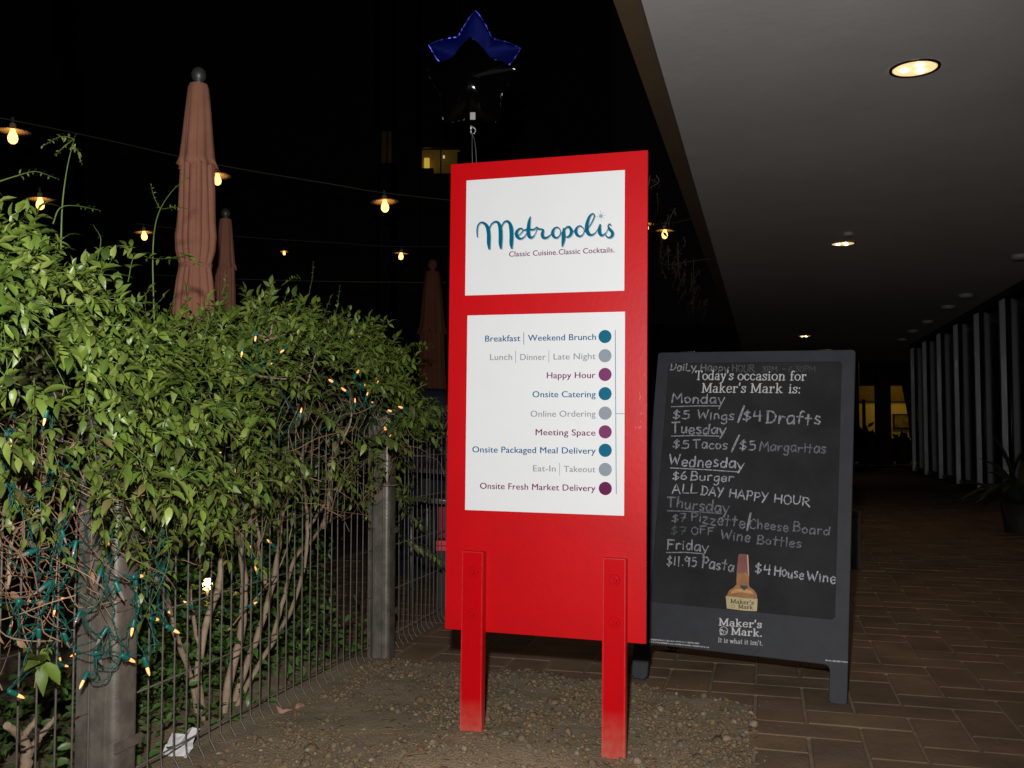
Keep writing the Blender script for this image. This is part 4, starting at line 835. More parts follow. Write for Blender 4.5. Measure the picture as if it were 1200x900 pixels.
# crumpled paper behind the wires, dried leaves
b = MB(); c = G(207, 893); nn = 7; R6 = random.Random(2)
gridp = [(i, j) for j in range(nn) for i in range(nn)]; vs = []
for i, j in gridp:
    x, y = (i/(nn-1)-.5)*.1, (j/(nn-1)-.5)*.085; vs.append(c+E*(x+.2*y)+Z*(.045+y*.75+R6.uniform(-.006, .006)+(.02 if i > 3 and j > 4 else 0)-(.03 if i < 1 else 0))+D*(y*.5+R6.uniform(-.012, .012)))
b.add(vs, [(j*nn+i, j*nn+i+1, (j+1)*nn+i+1, (j+1)*nn+i) for j in range(nn-1) for i in range(nn-1)])
tag(b.build('paper_scrap', mat('paper', (.72, .7, .7), .8, var=.1, vscale=30)), 'crumpled white paper scrap lying at the foot of the wire fence', 'paper scrap')
for n_, (x, y, lab) in enumerate([(330, 842, 'largest curled pinkish dead leaf beside the bottom of the fence'), (347, 836, 'narrow upright dead leaf just right of the curled pinkish one by the fence')]):
    b = MB(); p = G(x, y, .01)+Z*.014; vs, fs = leaf_vf(.036, .9, .5); M3 = frame_of(Vector((.7, .1, .5-n_)), Vector((-.4, -.7, .5))); b.add([p+M3 @ v for v in vs], fs, True); b.add([p+M3 @ Vector((v.y*1.2, v.x*.8, -v.z)) for v in vs], fs, True)
    tag(b.build('dead_leaf', mat('dead_leaf_pink', (.42, .23, .17), .8, var=.3, vscale=40)), lab, 'dead leaf', 'curled dead leaves on the dirt')


# ================================================================== patio behind the fence
m_canvas = mat('canvas_terracotta', (.78, .34, .22), .85, var=.25, vscale=5, bump=.15, bscale=180); m_canvas2 = mat('canvas_faded_red', (.58, .23, .15), .85, var=.3, vscale=4, bump=.15, bscale=180); m_grey = mat('grey_metal', (.22, .22, .22), .45, .6)
m_wood = mat('pole_wood', (.2, .1, .05), .6, var=.4, vscale=12)
def umbrella(label, px, Y, ptop, pbot_z, k, m_, seed, lean=0):
    """closed patio parasol; k scales it, top ball at pixel (px, ptop)"""
    t_ = AT(px, ptop, Y); o = thing('patio_umbrella', label, 'umbrella', (t_.x, t_.y, 0), 'closed parasols on the patio')
    rr = random.Random(seed); ph = [rr.uniform(0, 6) for _ in range(6)]; b = MB()
    zt = t_.z
    b.lathe([(.0001, .045), (.02, .041), (.036, .025), (.042, .0), (.036, -.026), (.02, -.042), (.018, -.05), (.03, -.06), (.032, -.07)], (t_.x, t_.y, zt), 16); b.build('finial', m_grey if seed != 9 else m_, o)
    def pl(depth, nf):
        def f_(q, i, z): return 1+depth*(1.1*(abs(math.sin((q*nf+ph[0]+z*.9)/2))**.6-.75)+math.cos(q*5+ph[1]-z*2.2)*.35)*min(1, i*.25)+.035*math.cos(q*2+ph[2]+z*4)
        return f_
    T0 = -.06; Lk = k
    body = [(.045, T0), (.052, T0-.02), (.062, T0-.12), (.074, T0-.26), (.086, T0-.42), (.094, T0-.6), (.099, T0-.78), (.106, T0-.86), (.1, T0-.94), (.082, T0-1.01), (.082, T0-1.04), (.092, T0-1.1), (.105, T0-1.24), (.112, T0-1.42), (.1, T0-1.422)]
    body2 = [body[0]]+[((a[0]*(1-u)+c_[0]*u), (a[1]*(1-u)+c_[1]*u)) for a, c_ in zip(body, body[1:]) for u in (.34, .67, 1)]
    b = MB(); b.lathe([(r*k, z*Lk) for r, z in body2], (t_.x, t_.y, zt), 120, rfun=pl(.17, 14))
    bo = b.build('canopy', m_, o)
    b = MB(); fl_ = [(.05, T0+.004), (.058, T0-.02), (.07, T0-.15), (.082, T0-.3), (.093, T0-.42), (.108, T0-.48), (.1, T0-.481)]
    n0 = len(b.v); b.lathe([(r*k, z*Lk) for r, z in fl_], (t_.x, t_.y, zt), 72, rfun=lambda q, i, z: 1+.1*math.cos(q*8+ph[3])*min(1, i*.2))
    for vi in range(n0+5*72, len(b.v)):                        # scalloped lower edge of the vent flap
        x, y, z = b.v[vi]; q = math.atan2(y-t_.y, x-t_.x); b.v[vi] = (x, y, z+.025*k*abs(math.sin(q*4+ph[4])))
    b.build('vent_flap', m_, o)
    b = MB(); b.lathe([((.0865+.002*math.cos(i))*k, T0*Lk-(1.012+.009*i)*Lk) for i in range(4)], (t_.x, t_.y, zt), 40, rfun=pl(.1, 9)); b.build('tie_band', m_, bo)
    b = MB(); b.tube([(t_.x, t_.y, zt-1.3*k), (t_.x, t_.y, .0)], .019, 10); b.build('pole', m_wood, o)
    b = MB(); b.lathe([(.02, .3), (.03, .28), (.034, .07), (.26, .05), (.27, .03), (.27, -.02)], (t_.x, t_.y, .0), 24); b.build('base', m_grey, o)
    return o
umbrella('large closed terracotta parasol with grey ball finial above the hedge', 233, 5.2, 88, 0, 1.0, m_canvas, 1)
umbrella('small distant closed parasol just right of the large terracotta one', 264.5, 8.4, 250, 0, .95, m_canvas, 4)
umbrella('dark closed parasol rising behind the fence close to the left edge of the red sign', 507, 8.0, 310, 0, 1.12, mat('canvas_shaded', (.14, .045, .018), .9, var=.3, vscale=4), 9)  # canvas darker than the others: the lack of light here is in its colour

# hanging bulbs with disc shades on long cables
m_shade = mat('lamp_shade_enamel', (.75, .55, .35), .5); m_bulb = mat('lamp_bulb', (1, .8, .5), .3, emit=(1, .52, .13), es=3.6); m_hot = mat('lamp_filament', (1, .9, .6), .3, emit=(1, .8, .4), es=8, sampling='NONE')
m_cable = mat('cable_black', (.12, .11, .1), .6)
b = MB(); b.lathe([(.012, .085), (.02, .08), (.022, .05), (.03, .043), (.065, .034), (.105, .022), (.106, .02), (.065, .031), (.03, .04), (.0001, .041)], n=28); sh_me = b.mesh('shade', m_shade)
b = MB(); b.lathe([(.014, .042), (.015, .03), (.02, .015), (.029, -.005), (.032, -.025), (.027, -.045), (.014, -.058), (.0001, -.061)], n=16); bu_me = b.mesh('bulb', m_bulb)
b = MB(); b.lathe([(.016, .048), (.016, .038), (.0001, .038)], n=12); b.lathe([(.012, .13), (.012, .085)], n=8); so_me = b.mesh('lamp_socket', m_cable)
LAMPS = [(15, 158, 7.35, 'hanging bulb with disc shade at the far left, beneath the black cable', 1.07), (47, 237, 9.4, 'hanging bulb with disc shade low at the left just above the hedge leaves', 1.12), (255, 209, 9.0, 'hanging bulb with disc shade just right of the large terracotta parasol', 1),
 (169, 275, 11.2, 'hanging bulb with disc shade left of the large parasol, above the hedge', 1), (333, 296, 19, 'tiny faint hanging bulb without visible shade, between the parasols and the sign', .75), (451, 240, 9.4, 'hanging bulb with disc shade below the lit far window, left of the sign', 1.12),
 (470, 299, 12.4, 'small hanging bulb with disc shade closest to the left edge of the red sign', .9), (779, 273, 10.6, 'hanging bulb with disc shade between the red sign and the arcade edge', .98), (757, 265, 10.8, 'hanging bulb half hidden by the right edge of the red sign', .95)]
for x, y, Y, lab, k in LAMPS:
    p = AT(x, y, Y); o = thing('hanging_lamp', lab, 'hanging lamp', p, 'bulbs with disc shades strung over the patio')
    M = Matrix.Translation(p) @ Matrix.Rotation(R.uniform(-.08, .08), 4, 'X') @ Matrix.Rotation(R.uniform(-.09, .09), 4, 'Y') @ Matrix.Scale(k, 4)
    link('shade', sh_me, o, M @ Matrix.Diagonal((1.2, 1.2, 1, 1))); link('bulb', bu_me, o, M @ Matrix.Scale(1.12, 4)); link('lamp_socket', so_me, o, M)
    b = MB(); b.lathe([(.0001, -.05), (.014, -.038), (.018, -.02), (.01, 0), (.0001, .008)], n=8); me = b.mesh('filament', m_hot); link('filament', me, o, M)
def cable(lab, pts, r=.006):
    b = MB(); b.tube(crom([AT(x, y, Y) for x, y, Y in pts], 8), r, 4, False); tag(b.build('overhead_cable', m_cable), lab, 'cable', 'cables over the patio')
cable('long black cable sloping from the upper left down behind the large parasol', [(-60, 128, 7.0), (15, 141, 7.3), (130, 165, 8.2), (255, 193, 9.0), (390, 216, 9.2), (451, 226, 9.4), (560, 238, 9.8)], .0055)
cable('thin black cable running level just above the hanging bulb beside the sign', [(160, 262, 11.2), (280, 277, 11.6), (400, 285, 12), (470, 289, 12.4), (600, 288, 12)], .0045)
cable('lowest thin black cable crossing behind the closed parasols', [(180, 322, 10), (280, 327, 10), (400, 330, 10), (523, 331, 10)], .004)
cable('black cable carrying the bulbs right of the sign up to the arcade edge', [(640, 272, 10.8), (757, 255, 10.8), (779, 262, 10.6), (812, 256, 10.4)], .0045)
cable('lower black cable between the sign and the arcade edge', [(640, 322, 10), (758, 313, 10), (832, 303, 10)], .0045)

# furniture half seen through the fence
def furn(label, cat, name, loc): return thing(name, label, cat, loc)
c = AT(500, 640, 5.9); tb = furn('grey metal patio table seen dimly through the wire fence', 'table', 'patio_table', (c.x, c.y, 0))
p0, p1 = AT(478, 546, 5.9), AT(560, 551, 5.5)
b = MB(); b.box((p0+p1)/2, (p1-p0)/2, D*.35, Z*.012); b.build('tabletop', m_grey, tb)
for q in (p0+(p1-p0)*.06-D*.28, p0+(p1-p0)*.94-D*.28, p0+(p1-p0)*.06+D*.28, p0+(p1-p0)*.94+D*.28):
    b = MB(); b.tube([q, Vector((q.x, q.y, 0))], .014, 6); b.build('leg', m_grey, tb)
p0, p1 = AT(482, 583, 5.3), AT(535, 588, 5.2); c = (p0+p1)/2; ch_ = furn('low grey metal chair seen through the fence in front of the table', 'chair', 'patio_chair', (c.x, c.y, 0))
b = MB(); b.box(c+D*.18-Z*.01, (p1-p0)/2, D*.2, Z*.008); b.build('seat', m_grey, ch_); b = MB(); b.tube([p0, p1], .011, 6); b.tube([p0-Z*.002, p0+Z*.001], .012, 6); b.build('seat_rail', m_grey, ch_)
for q in (p0, p1, p0+D*.38, p1+D*.38): b = MB(); b.tube([q, Vector((q.x, q.y, 0))], .011, 6); b.build('leg', m_grey, ch_)
rb = AT(518, 639, 5.0); rc = furn('small bright red crate behind the fence beside the sign', 'crate', 'red_crate', (rb.x, rb.y, 0)); m_r2 = mat('crate_red', (.75, .02, .04), .5)
for i in range(2):
    for j in range(2): b = MB(); b.cbox(AT(514.5+i*6.5, 635.8+j*6.2, 5.0), .0135, .02, .0125, .002); b.build('panel', m_r2, rc)
b = MB(); b.box(rb+Vector((0, .035, -.002)), Vector((.03, 0, 0)), Vector((0, .02, 0)), Z*.03); b.box(Vector((rb.x, rb.y+.035, (rb.z-.03)/2)), Vector((.03, 0, 0)), Vector((0, .02, 0)), Z*(rb.z-.03)/2); b.build('crate_body', mat('crate_dark', (.02, .006, .008), .6), rc)
q = AT(518, 612, 5.2); b = MB(); b.box(Vector((q.x, q.y, q.z)), Vector((.02, 0, 0)), Vector((0, .008, 0)), Z*.085); b.tube([Vector((q.x, q.y, q.z-.08)), Vector((q.x, q.y+.01, 0))], .008, 6)
tag(b.build('red_banner', mat('dim_red', (.3, .01, .03), .7)), 'narrow dull red stake sign above the red crate, behind the fence', 'stake')
b = MB(); c = AT(507, 500, 6.6); prof_ = [(.0001, .3), (.07, .295), (.13, .27), (.17, .22), (.22, .12), (.25, .02), (.26, -.2), (.25, -.6), (.26, -1.0)]
b.lathe([(r*1.05, z-.03) for r, z in prof_], c, 36, rfun=lambda q, i, z: 1+.05*math.cos(q*7+z*2)+.04*math.cos(q*3)); o = furn('dark navy fitted cover over a rounded patio heater behind the fence', 'covered heater', 'covered_heater', (c.x, c.y, 0)); b.build('cover', mat('navy_cover', (.012, .016, .03), .7, bump=.3, bscale=30), o)
b = MB(); b.lathe([(.0001, .01), (.011, .006), (.012, -.003), (.0001, -.006)], AT(501, 449.5, 6.3), 8); b.build('snap', mat('snap_chrome', (.9, .9, .9), .15, 1, emit=None), o)

# ================================================================== foil balloons tied behind the sign
def star(name, px, py, Y, rad, thick, m_, label, rotz, tiltx, seed, k=.6):
    c = AT(px, py, Y); o = thing('foil_balloon', label, 'balloon', c, 'star balloons tied to the sign'); rr = random.Random(seed)
    M = Matrix.Translation(c) @ Matrix.Rotation(rotz, 4, 'Z') @ Matrix.Rotation(tiltx, 4, 'X'); b = MB(); NT_, NR = 100, 12; vs = []
    def rf(t):  # rounded star outline
        a = (t % (2*math.pi/5))/(2*math.pi/5); a = abs(a-.5)*2; return k+(1-k)*(math.sqrt(a*a+.004)*.5+.5*a)**1.5
    for s_ in (1, -1):
        for i in range(NR+1):
            f_ = i/NR
            for j in range(NT_):
                t_ = 2*math.pi*j/NT_; ro = rf(t_)*rad; r = ro*math.sin(f_*math.pi/2); h = thick*math.cos(f_*math.pi/2)**.9*math.exp(-1.1*(r/rad)**2)
                wr = (.035*math.sin(j*2.3+seed)+.03*math.sin(j*5.1+1))*f_**6*(1-f_**20)*rad*.6+rr.uniform(-.004, .004)*rad*f_**4
                vs.append(M @ Vector((r*math.sin(t_), s_*-(h+wr), r*math.cos(t_))))
    fs = []
    for s_ in range(2):
        k0 = s_*(NR+1)*NT_
        for i in range(NR):
            for j in range(NT_):
                j2 = (j+1) % NT_; q = (k0+i*NT_+j, k0+i*NT_+j2, k0+(i+1)*NT_+j2, k0+(i+1)*NT_+j); fs.append(q if s_ else q[::-1])
    b.add(vs, fs, True); body = b.build('balloon_skin', m_, o)
    b = MB(); fl_ = []
    for j in range(NT_):
        t_ = 2*math.pi*j/NT_; ro = rf(t_)*rad
        for q in (ro*.985, ro+.0045+.001*math.sin(j*3)): fl_.append(M @ Vector((q*math.sin(t_), .0015*math.sin(j*1.9)+rr.uniform(-.0012, .0012), q*math.cos(t_))))
    b.add(fl_, [(2*j, 2*j+1, (2*j+3) % (2*NT_), (2*j+2) % (2*NT_)) for j in range(NT_)]); b.build('seam', m_, o)
    return o, c
m_bb = mat('foil_blue', (.006, .014, .22), .3, .75, bump=.35, bscale=14, spec=.8); m_bk = mat('foil_black', (.001, .001, .001), .1, 0, spec=.22)
star('blue', 556, 73, 3.66, .188, .055, m_bb, 'shiny blue star balloon floating behind the black one', .1, .42, 3, .6)
bo_, bc = star('black', 552, 99, 3.4, .168, .07, m_bk, 'glossy black star balloon floating just above the red sign', -.04, .1, 8, .7)
tg = AT(554, 136, 3.38); b = MB(); b.box(tg, Vector((.0095, 0, 0)), Vector((0, .001, 0)), Z*.0135); b.build('neck_tab', mat('foil_silver', (.45, .45, .45), .4, .3), bo_)
b = MB(); c = AT(553.5, 152, 3.38)
for k in range(9): a = k*2.1; b.tube(crom([c+Z*.012, c+Vector((math.cos(a)*.012, math.sin(a)*.01, .01*math.sin(k))), c+Vector((math.cos(a)*.006, 0, -.016))], 4), .0016, 4)
b.build('ribbon_knot', mat('ribbon_silver', (.75, .75, .75), .25, .6), bo_)
topc = SP.P(SP.uv(553, 188).x, SP.h-.01, -.025)
for dx_ in (-.004, .008): b = MB(); b.tube(crom([c-Z*.01, c.lerp(topc, .5)+Vector((dx_, 0, 0)), topc+Vector((dx_*1.2, 0, -.05))], 6), .0011, 4); b.build('ribbon', MATS['ribbon_silver'], bo_)

# ================================================================== arcade: downlights, posts, end wall
m_trim = mat('trim_white', (.5, .48, .45), .5); m_refl = mat('reflector_gold', (.85, .62, .3), .25, .9); m_dl = mat('downlight_lamp', (1, .85, .6), .3, emit=(1, .62, .26), es=2.6)
def downlight(x, y, lab, es, r=.115, power=0, back=0):
    p = G(x, y, CZ-.004)-D*back; o = thing('downlight', lab, 'downlight', p, 'round downlights in the arcade ceiling')
    b = MB(); b.lathe([(r+.014, .002), (r+.013, -.005), (r, -.006), (r-.004, .0), (r-.008, -.002)], p, 36); b.build('trim_ring', MATS['dark_steel'] if power else m_trim, o)
    b = MB(); b.lathe([(r-.001, -.0015), (.001, -.0016)], p, 36)
    mm = mat('downlight_glow_%d' % int(es*10), (1, .85, .6), .5, emit=(1, .66, .32), es=es)
    b.build('reflector', mm, o)
    if power:
        for k in range(3):
            b = MB(); a = k*2.1+.6; q = p+Vector((math.cos(a)*r*.45, math.sin(a)*r*.45, -.004)); b.lathe([(.0001, -.01), (.016, -.008), (.022, 0)], q, 10); b.build('lamp_tube', mat('downlight_tube', (1, 1, .9), .4, emit=(1, .86, .55), es=6), o)
        L = bpy.data.lights.new('downlight_beam', 'SPOT'); L.energy = power; L.color = (1, .62, .3); L.spot_size = math.radians(125); L.spot_blend = .8; L.shadow_soft_size = .08
        lo = bpy.data.objects.new('downlight_beam', L); sc.collection.objects.link(lo); lo.location = p-Z*.03
downlight(1072, 80, 'largest and nearest glowing round downlight in the grey ceiling', 1.1, power=12)
downlight(1072, 80, 'unseen round downlight added overhead to brighten the near ground, continuing the row', 1.1, power=10, back=4.75)  # unseen lamp added to lighten the near gravel and paving
downlight(988, 285.5, 'second glowing downlight, midway along the grey ceiling', .8, power=12)
downlight(943, 394, 'farthest tiny glowing downlight, just above the chalkboard', .5, power=12)
def dome(x, y, lab, r=.1):
    p = G(x, y, CZ-.002); o = thing('ceiling_disc', lab, 'ceiling fixture', p, 'unlit round fixtures in a row along the glass wall')
    b = MB(); b.lathe([(r, .0), (r*1.02, -.03), (r*.9, -.045), (.0001, -.05)], p, 24); b.build('housing', m_trim, o)
    b = MB(); b.lathe([(r*.8, -.0475), (r*.78, -.053), (.0001, -.056)], p, 20); b.build('lens', mat('lens_grey', (.35, .33, .3), .3), o)
for (x, y), lab in zip([(1196, 299), (1132, 345), (1111, 358.5), (1087, 376), (1070, 387), (1057, 397)], ['unlit ceiling disc cut by the right edge of the photo', 'first full unlit ceiling disc left of the photo edge, nearest of the five', 'second of the five unlit ceiling discs by the glass wall', 'third and middle one of the five unlit ceiling discs', 'fourth of the five unlit ceiling discs by the glass wall', 'farthest and smallest of the unlit ceiling discs']): dome(x, y, lab)
p = G(994, 273, CZ-.002); o = thing('smoke_detector', 'small round smoke detector just above the second downlight', 'smoke detector', p); b = MB(); b.lathe([(.05, 0), (.052, -.018), (.04, -.032), (.0001, -.035)], p, 20); b.build('housing', m_trim, o)

gp = [(1072, 552), (1087, 556.5), (1104, 562), (1123, 567.5), (1146, 574.5), (1178, 583.5)]
gA, gB = G(*gp[0]), G(*gp[-1]); wall = thing('glass_wall', 'long glass wall with pale double metal posts at the right of the arcade', 'glass wall', (gA+gB)/2)
ge = (gA.dot(E)+gB.dot(E))/2; dB, dA = gB.dot(D), gA.dot(D); stp = (dA-dB)/5
m_mull = mat('mullion_grey', (.42, .43, .46), .42, .35, var=.15, vscale=3, bump=.1, bscale=8); m_glass = glass('dark_glass', (.75, .78, .8), .13)
for i in range(-2, 6):
    d = dB+stp*i
    b = MB(); b.cbox(ED(ge, d, CZ/2), .037, .04, CZ/2-.003, .004, E, D); p = b.build('post', m_mull, wall)
    if i < 5:
        b = MB(); b.box(ED(ge+.08, d+stp/2, CZ/2), E*.004, D*(stp/2-.002), Z*(CZ/2-.09)); b.build('pane', m_glass, wall)
b = MB(); b.cbox(ED(ge+.05, (dB+dA)/2-stp, .04), .04, stp*3.55, .038, .004, E, D); b.build('bottom_rail', MATS['dark_steel'], wall)
b = MB(); b.cbox(ED(ge+.03, (dB+dA)/2-stp, CZ-.06), .07, stp*3.55, .055, .004, E, D); b.build('top_rail', mat('dark_bronze', (.02, .018, .015), .5), wall)
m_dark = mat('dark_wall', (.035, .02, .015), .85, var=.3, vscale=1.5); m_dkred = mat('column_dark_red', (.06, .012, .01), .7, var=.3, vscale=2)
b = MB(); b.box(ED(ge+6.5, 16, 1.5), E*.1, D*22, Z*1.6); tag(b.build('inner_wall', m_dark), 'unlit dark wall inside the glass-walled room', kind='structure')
# lit yellow strips seen through the glass
b = MB()
m_yel = mat('warm_light_strip', (1, .8, .3), .5, emit=(1, .66, .12), es=.35, sampling='NONE')
for x, y, wpx, lab in ((1133, 487, 12, 'short yellow light strip seen through the glass between the third and fourth posts'), (1095, 438.5, 5, 'tiny upper yellow glimmer seen through the glass near the far posts'), (1077, 446.5, 5, 'tiny yellow glimmer between the two farthest posts'), (1128, 427.5, 6, 'tiny highest yellow glimmer seen through the glass'), (1157, 516.5, 5, 'small orange glow low behind the glass beside the plant'), (1192, 522, 4, 'small orange glow at the right photo edge behind the plant')):
    r_ = ray(x, y); t_ = (ge+3.2-EYE.dot(E))/r_.dot(E); p = EYE+r_*t_; b = MB(); k = t_*1.0
    b.cbox(p, wpx*.5*k*1.6, .03, .9*k, .004, D, -E); tag(b.build('light_strip', m_yel), lab, 'light strip', 'small warm lights behind the glass wall')
# end of the arcade: dark wall with openings into a lit room
YE = 27.2; c0 = AT(1035, 541, YE)
def wbox(x0, y0, x1, y1, Y, name, m_, parent=None, th=.15):
    a_, b_ = AT(x0, y0, Y), AT(x1, y1, Y); b = MB(); b.box(((a_.x+b_.x)/2, Y+th/2, (a_.z+b_.z)/2), Vector(((b_.x-a_.x)/2, 0, 0)), Vector((0, th/2, 0)), Z*(a_.z-b_.z)/2); return b.build(name, m_, parent)
ew = thing('end_wall', 'dark end wall of the arcade with openings into a yellow lit room', 'wall', (c0.x, YE, 0))
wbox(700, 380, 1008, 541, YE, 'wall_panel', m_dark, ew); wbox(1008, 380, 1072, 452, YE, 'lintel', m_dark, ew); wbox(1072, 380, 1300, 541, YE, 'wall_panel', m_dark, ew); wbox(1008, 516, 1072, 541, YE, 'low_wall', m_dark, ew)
wbox(1011.5, 468, 1015, 516, YE-.05, 'door_frame', m_dark, ew, .1); wbox(980, 430, 1100, 470, YE+2.88, 'dim_band', mat('dim_band_yellow', (.13, .09, .03), .8), ew, .1)  # band on the room's back wall; the dim zone there is put into its colour
rb_ = AT(1040, 480, YE+3); wb_ = MB(); wb_.box((rb_.x, YE+3.1, 1.5), Vector((3, 0, 0)), Vector((0, .1, 0)), Z*1.7); tag(wb_.build('room_wall', mat('cream_wall', (.75, .6, .25), .8)), 'warm yellow wall of the lit room beyond the arcade', kind='structure')
L = bpy.data.lights.new('room_light', 'POINT'); L.energy = 15; L.color = (1, .66, .1); L.shadow_soft_size = .3; lo = bpy.data.objects.new('room_light', L); sc.collection.objects.link(lo); lo.location = (rb_.x+.1, YE+1.7, 2.6)
pc = thing('picture', 'framed dark picture on the yellow wall of the far lit room', 'picture', AT(1056, 495, YE+2.9)); wbox(1046.5, 485, 1067, 503, YE+2.93, 'frame', MATS['dark_steel'], pc, .05); wbox(1048.5, 487, 1065, 501, YE+2.9, 'artwork', mat('picture_mottled', (.4, .3, .12), .7, var=.9, vscale=5, col2=(.04, .06, .03)), pc, .03)
cl_ = thing('column', 'thick dark red column in front of the lit room', 'column', AT(1036, 541, 25.6)); wbox(1029, 434, 1045.5, 544, 25.6, 'shaft', m_dkred, cl_, .3); wbox(1028, 538, 1047, 545, 25.55, 'plinth', m_dkred, cl_, .38)
b = MB(); a_ = [AT(x, y, YE-.3) for x, y in ((1055, 436), (1078, 436), (1078, 535), (1067, 510), (1066, 490), (1061, 465))]; k = len(a_)
nf = 6; b.add(a_+[p+Vector((0, .1, 0)) for p in a_], [tuple(range(k)), tuple(range(2*k-1, k-1, -1))]+[(i, i+k, (i+1) % k+k, (i+1) % k) for i in range(k)]); tag(b.build('curtain', mat('curtain_dark', (.04, .02, .012), .9)), 'dark curtain drawn aside at the right of the lit room', 'curtain')
for x, y, w_, h_, lab in ((1014, 516, 9, 15, 'dark shrub silhouette against the lit doorway'), (1058, 518, 14, 10, 'dark chair backs in front of the yellow wall with the picture')):
    b = MB(); R8 = random.Random(x)
    for _ in range(70 if x < 1030 else 26):
        p = AT(x+R8.gauss(0, w_*.3), y-abs(R8.gauss(0, h_*.42))+3, YE-1.2)+Vector((0, R8.uniform(-.3, .3), 0)); M3 = frame_of(Vector((R8.gauss(0, 1), R8.gauss(0, .5), R8.uniform(.2, 1.4))), Vector((R8.gauss(0, 1), -1, .3))); L = R8.uniform(.15, .32)
        b.add([p+M3 @ (v*L) for v in leafv[0][0]], leafv[0][1])
    pz = AT(x, y, YE-1.2); b.lathe([(.18, .0), (.22, pz.z+.05), (.0001, pz.z+.05)], (pz.x, pz.y, 0), 14)
    tag(b.build('potted_shrub' if x < 1030 else 'far_shrub', m_dark), lab if x < 1030 else 'low dark shrub in front of the yellow wall with the picture', 'shrub')
# bin behind the chalkboard
c = G(1001, 667); o = thing('litter_bin', 'dark grey bin mostly hidden behind the right edge of the chalkboard', 'bin', (c.x-.1, c.y+.1, 0)); zt = AT(1003, 598, c.y).z; cx = AT(1009, 600, c.y).x
b = MB(); b.cbox((cx-.17, c.y+.17, zt/2-.02), .165, .165, zt/2-.02, .01); b.build('body', mat('bin_grey', (.07, .075, .08), .6, var=.3, vscale=6), o); b = MB(); b.cbox((cx-.17, c.y+.17, zt-.02), .17, .17, .02, .008); b.build('lid', mat('bin_lid', (.05, .055, .06), .5), o)

# broad-leaved plant at the right edge
c = G(1192, 640); c = Vector((c.x+.6, c.y+1.0, 0)); pl_ = thing('broad_leaf_plant', 'dark broad-leaved plant beside the glass wall at the right photo edge', 'plant', c); m_str = mat('strap_leaf', (.05, .085, .03), .45, island=[(.02, .04, .015), (.045, .07, .025), (.03, .045, .02), (.06, .04, .02)])
R9 = random.Random(6)
for k in range(30):
    a = R9.uniform(0, 6.28); el = R9.uniform(.2, 1.3); L = R9.uniform(.45, .85); d = Vector((math.cos(a)*math.cos(el), math.sin(a)*math.cos(el), math.sin(el))); b = MB(); base_ = c+Z*.25
    q = crom([base_, base_+d*L*.5+Z*.05, base_+d*L-Z*.18*math.cos(el)], 5); n_ = len(q); sd = d.cross(Z).normalized(); vs = []
    for i, p in enumerate(q):
        t_ = i/(n_-1); wd = .05*math.sin(math.pi*min(1, .12+t_*.88))**.8; vs += [p+sd*wd+Z*wd*.4, p, p-sd*wd+Z*wd*.4]
    b.add(vs, [(3*i, 3*i+1, 3*i+4, 3*i+3) for i in range(n_-1)]+[(3*i+1, 3*i+2, 3*i+5, 3*i+4) for i in range(n_-1)], True); b.build('leaf', m_str, pl_)
b = MB(); b.lathe([(.16, .0), (.2, .28), (.18, .28), (.17, .24), (.0001, .24)], c, 20); b.build('pot', mat('pot_dark', (.02, .017, .015), .7), pl_)

# vine hanging from the beam
vn = thing('hanging_vine', 'sparse dark vine trailing from the arcade beam right of the sign', 'vine', ED(CE0-.3, 9, CZ-.3)); b = MB(); vl = []
R_ = R; R = random.Random(21)
for i in range(46):
    d_ = R.uniform(6.5, 13.5); p = ED(CE0-.2-R.uniform(0, .25), d_, CZ-R.uniform(0, .25)); L = R.uniform(.1, .4)
    shoot(b, [p, p-Z*L*.5+E*R.uniform(-.08, .02), p-Z*L+E*R.uniform(-.12, .03)], .0025, .05, .06, .1, True, vl)
R = R_
b.build('vine_stem', m_bark, vn)['kind'] = 'stuff'; b = MB()
for p, M3, L, k in vl: b.add([p+M3 @ (v*L) for v in leafv[k][0]], leafv[k][1], True)
b.build('vine_leaves', mat('vine_leaf', (.08, .06, .03), .6, island=[(.03, .04, .014), (.07, .035, .02), (.05, .05, .025)]), vn)['kind'] = 'stuff'

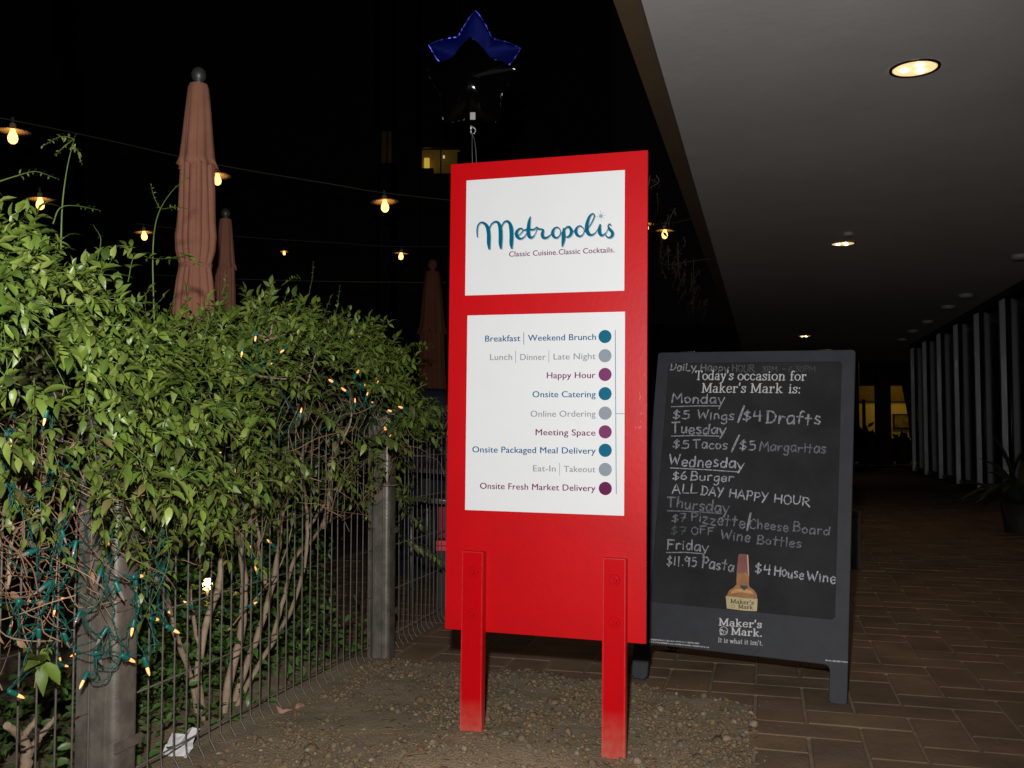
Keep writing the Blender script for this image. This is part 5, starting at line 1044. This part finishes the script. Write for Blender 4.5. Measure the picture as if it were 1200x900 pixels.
# building far behind with a lit window
YB = 26; bw = thing('apartment_building', 'far dark building with one lit window above the patio', 'building', (-2, YB, 0)); m_fac = mat('facade_dark', (.05, .035, .03), .9, var=.3, vscale=1)
def pz(x, y, Y=YB): return AT(x, y, Y)
ops = [(492, 172, 541, 204), (443, 150, 464, 192), (78, 68, 91, 85)]
# facade built around its openings
xs = sorted({-300, 720}|{o_[0] for o_ in ops}|{o_[2] for o_ in ops})
for x0, x1 in zip(xs, xs[1:]):
    oo = [o_ for o_ in ops if o_[0] <= x0 and x1 <= o_[2]]
    if oo: wbox(x0, -700, x1, oo[0][1], YB, 'wall', m_fac, bw, .3); wbox(x0, oo[0][3], x1, 500, YB, 'wall', m_fac, bw, .3)
    else: wbox(x0, -700, x1, 500, YB, 'wall', m_fac, bw, .3)
for i, (x0, y0, x1, y1) in enumerate(ops):
    m_int = mat('room_glow_%d' % i, (.6, .4, .1), .9, emit=(1, .55, .08), es=(.04, .006, .007)[i], sampling='NONE', var=.5, vscale=1.2)
    wn = wbox(x0-3, y0-3, x1+3, y1+3, YB+1.2, 'window', m_int, bw, .1)
    for (a0, b0, a1, b1) in ((x0, y0, x1, y0+1), (x0, y1-1, x1, y1), (x0, y0, x0+1, y1), (x1-1, y0, x1, y1), ((x0+x1)/2-.6, y0, (x0+x1)/2+.6, y1)): wbox(a0, b0, a1, b1, YB+.08, 'frame', MATS['dark_steel'], wn, .06)
    wbox(x0+1, y0+1, x1-1, y1-1, YB+.2, 'pane', m_glass, wn, .01)
    if i == 0:
        wbox(497, 185, 503, 197, YB+1, 'lamp_shade', mat('window_lamp', (1, .7, .2), .5, emit=(1, .6, .08), es=.9), wn, .1); wbox(519, 182, 521, 184.5, YB+1, 'wall_light', mat('window_lamp2', (1, .7, .2), .5, emit=(1, .75, .3), es=1), wn, .1)
        wbox(494, 197, 508, 204, YB+.9, 'sofa', MATS['dark_steel'], wn, .2); wbox(536, 178, 541, 203, YB+.6, 'plant', m_dark, wn, .1)
    if i == 1: wbox(459, 172, 464, 187, YB+1, 'lamp_shade', mat('window_dim', (.5, .4, .2), .5, emit=(1, .6, .15), es=.03), wn, .1)
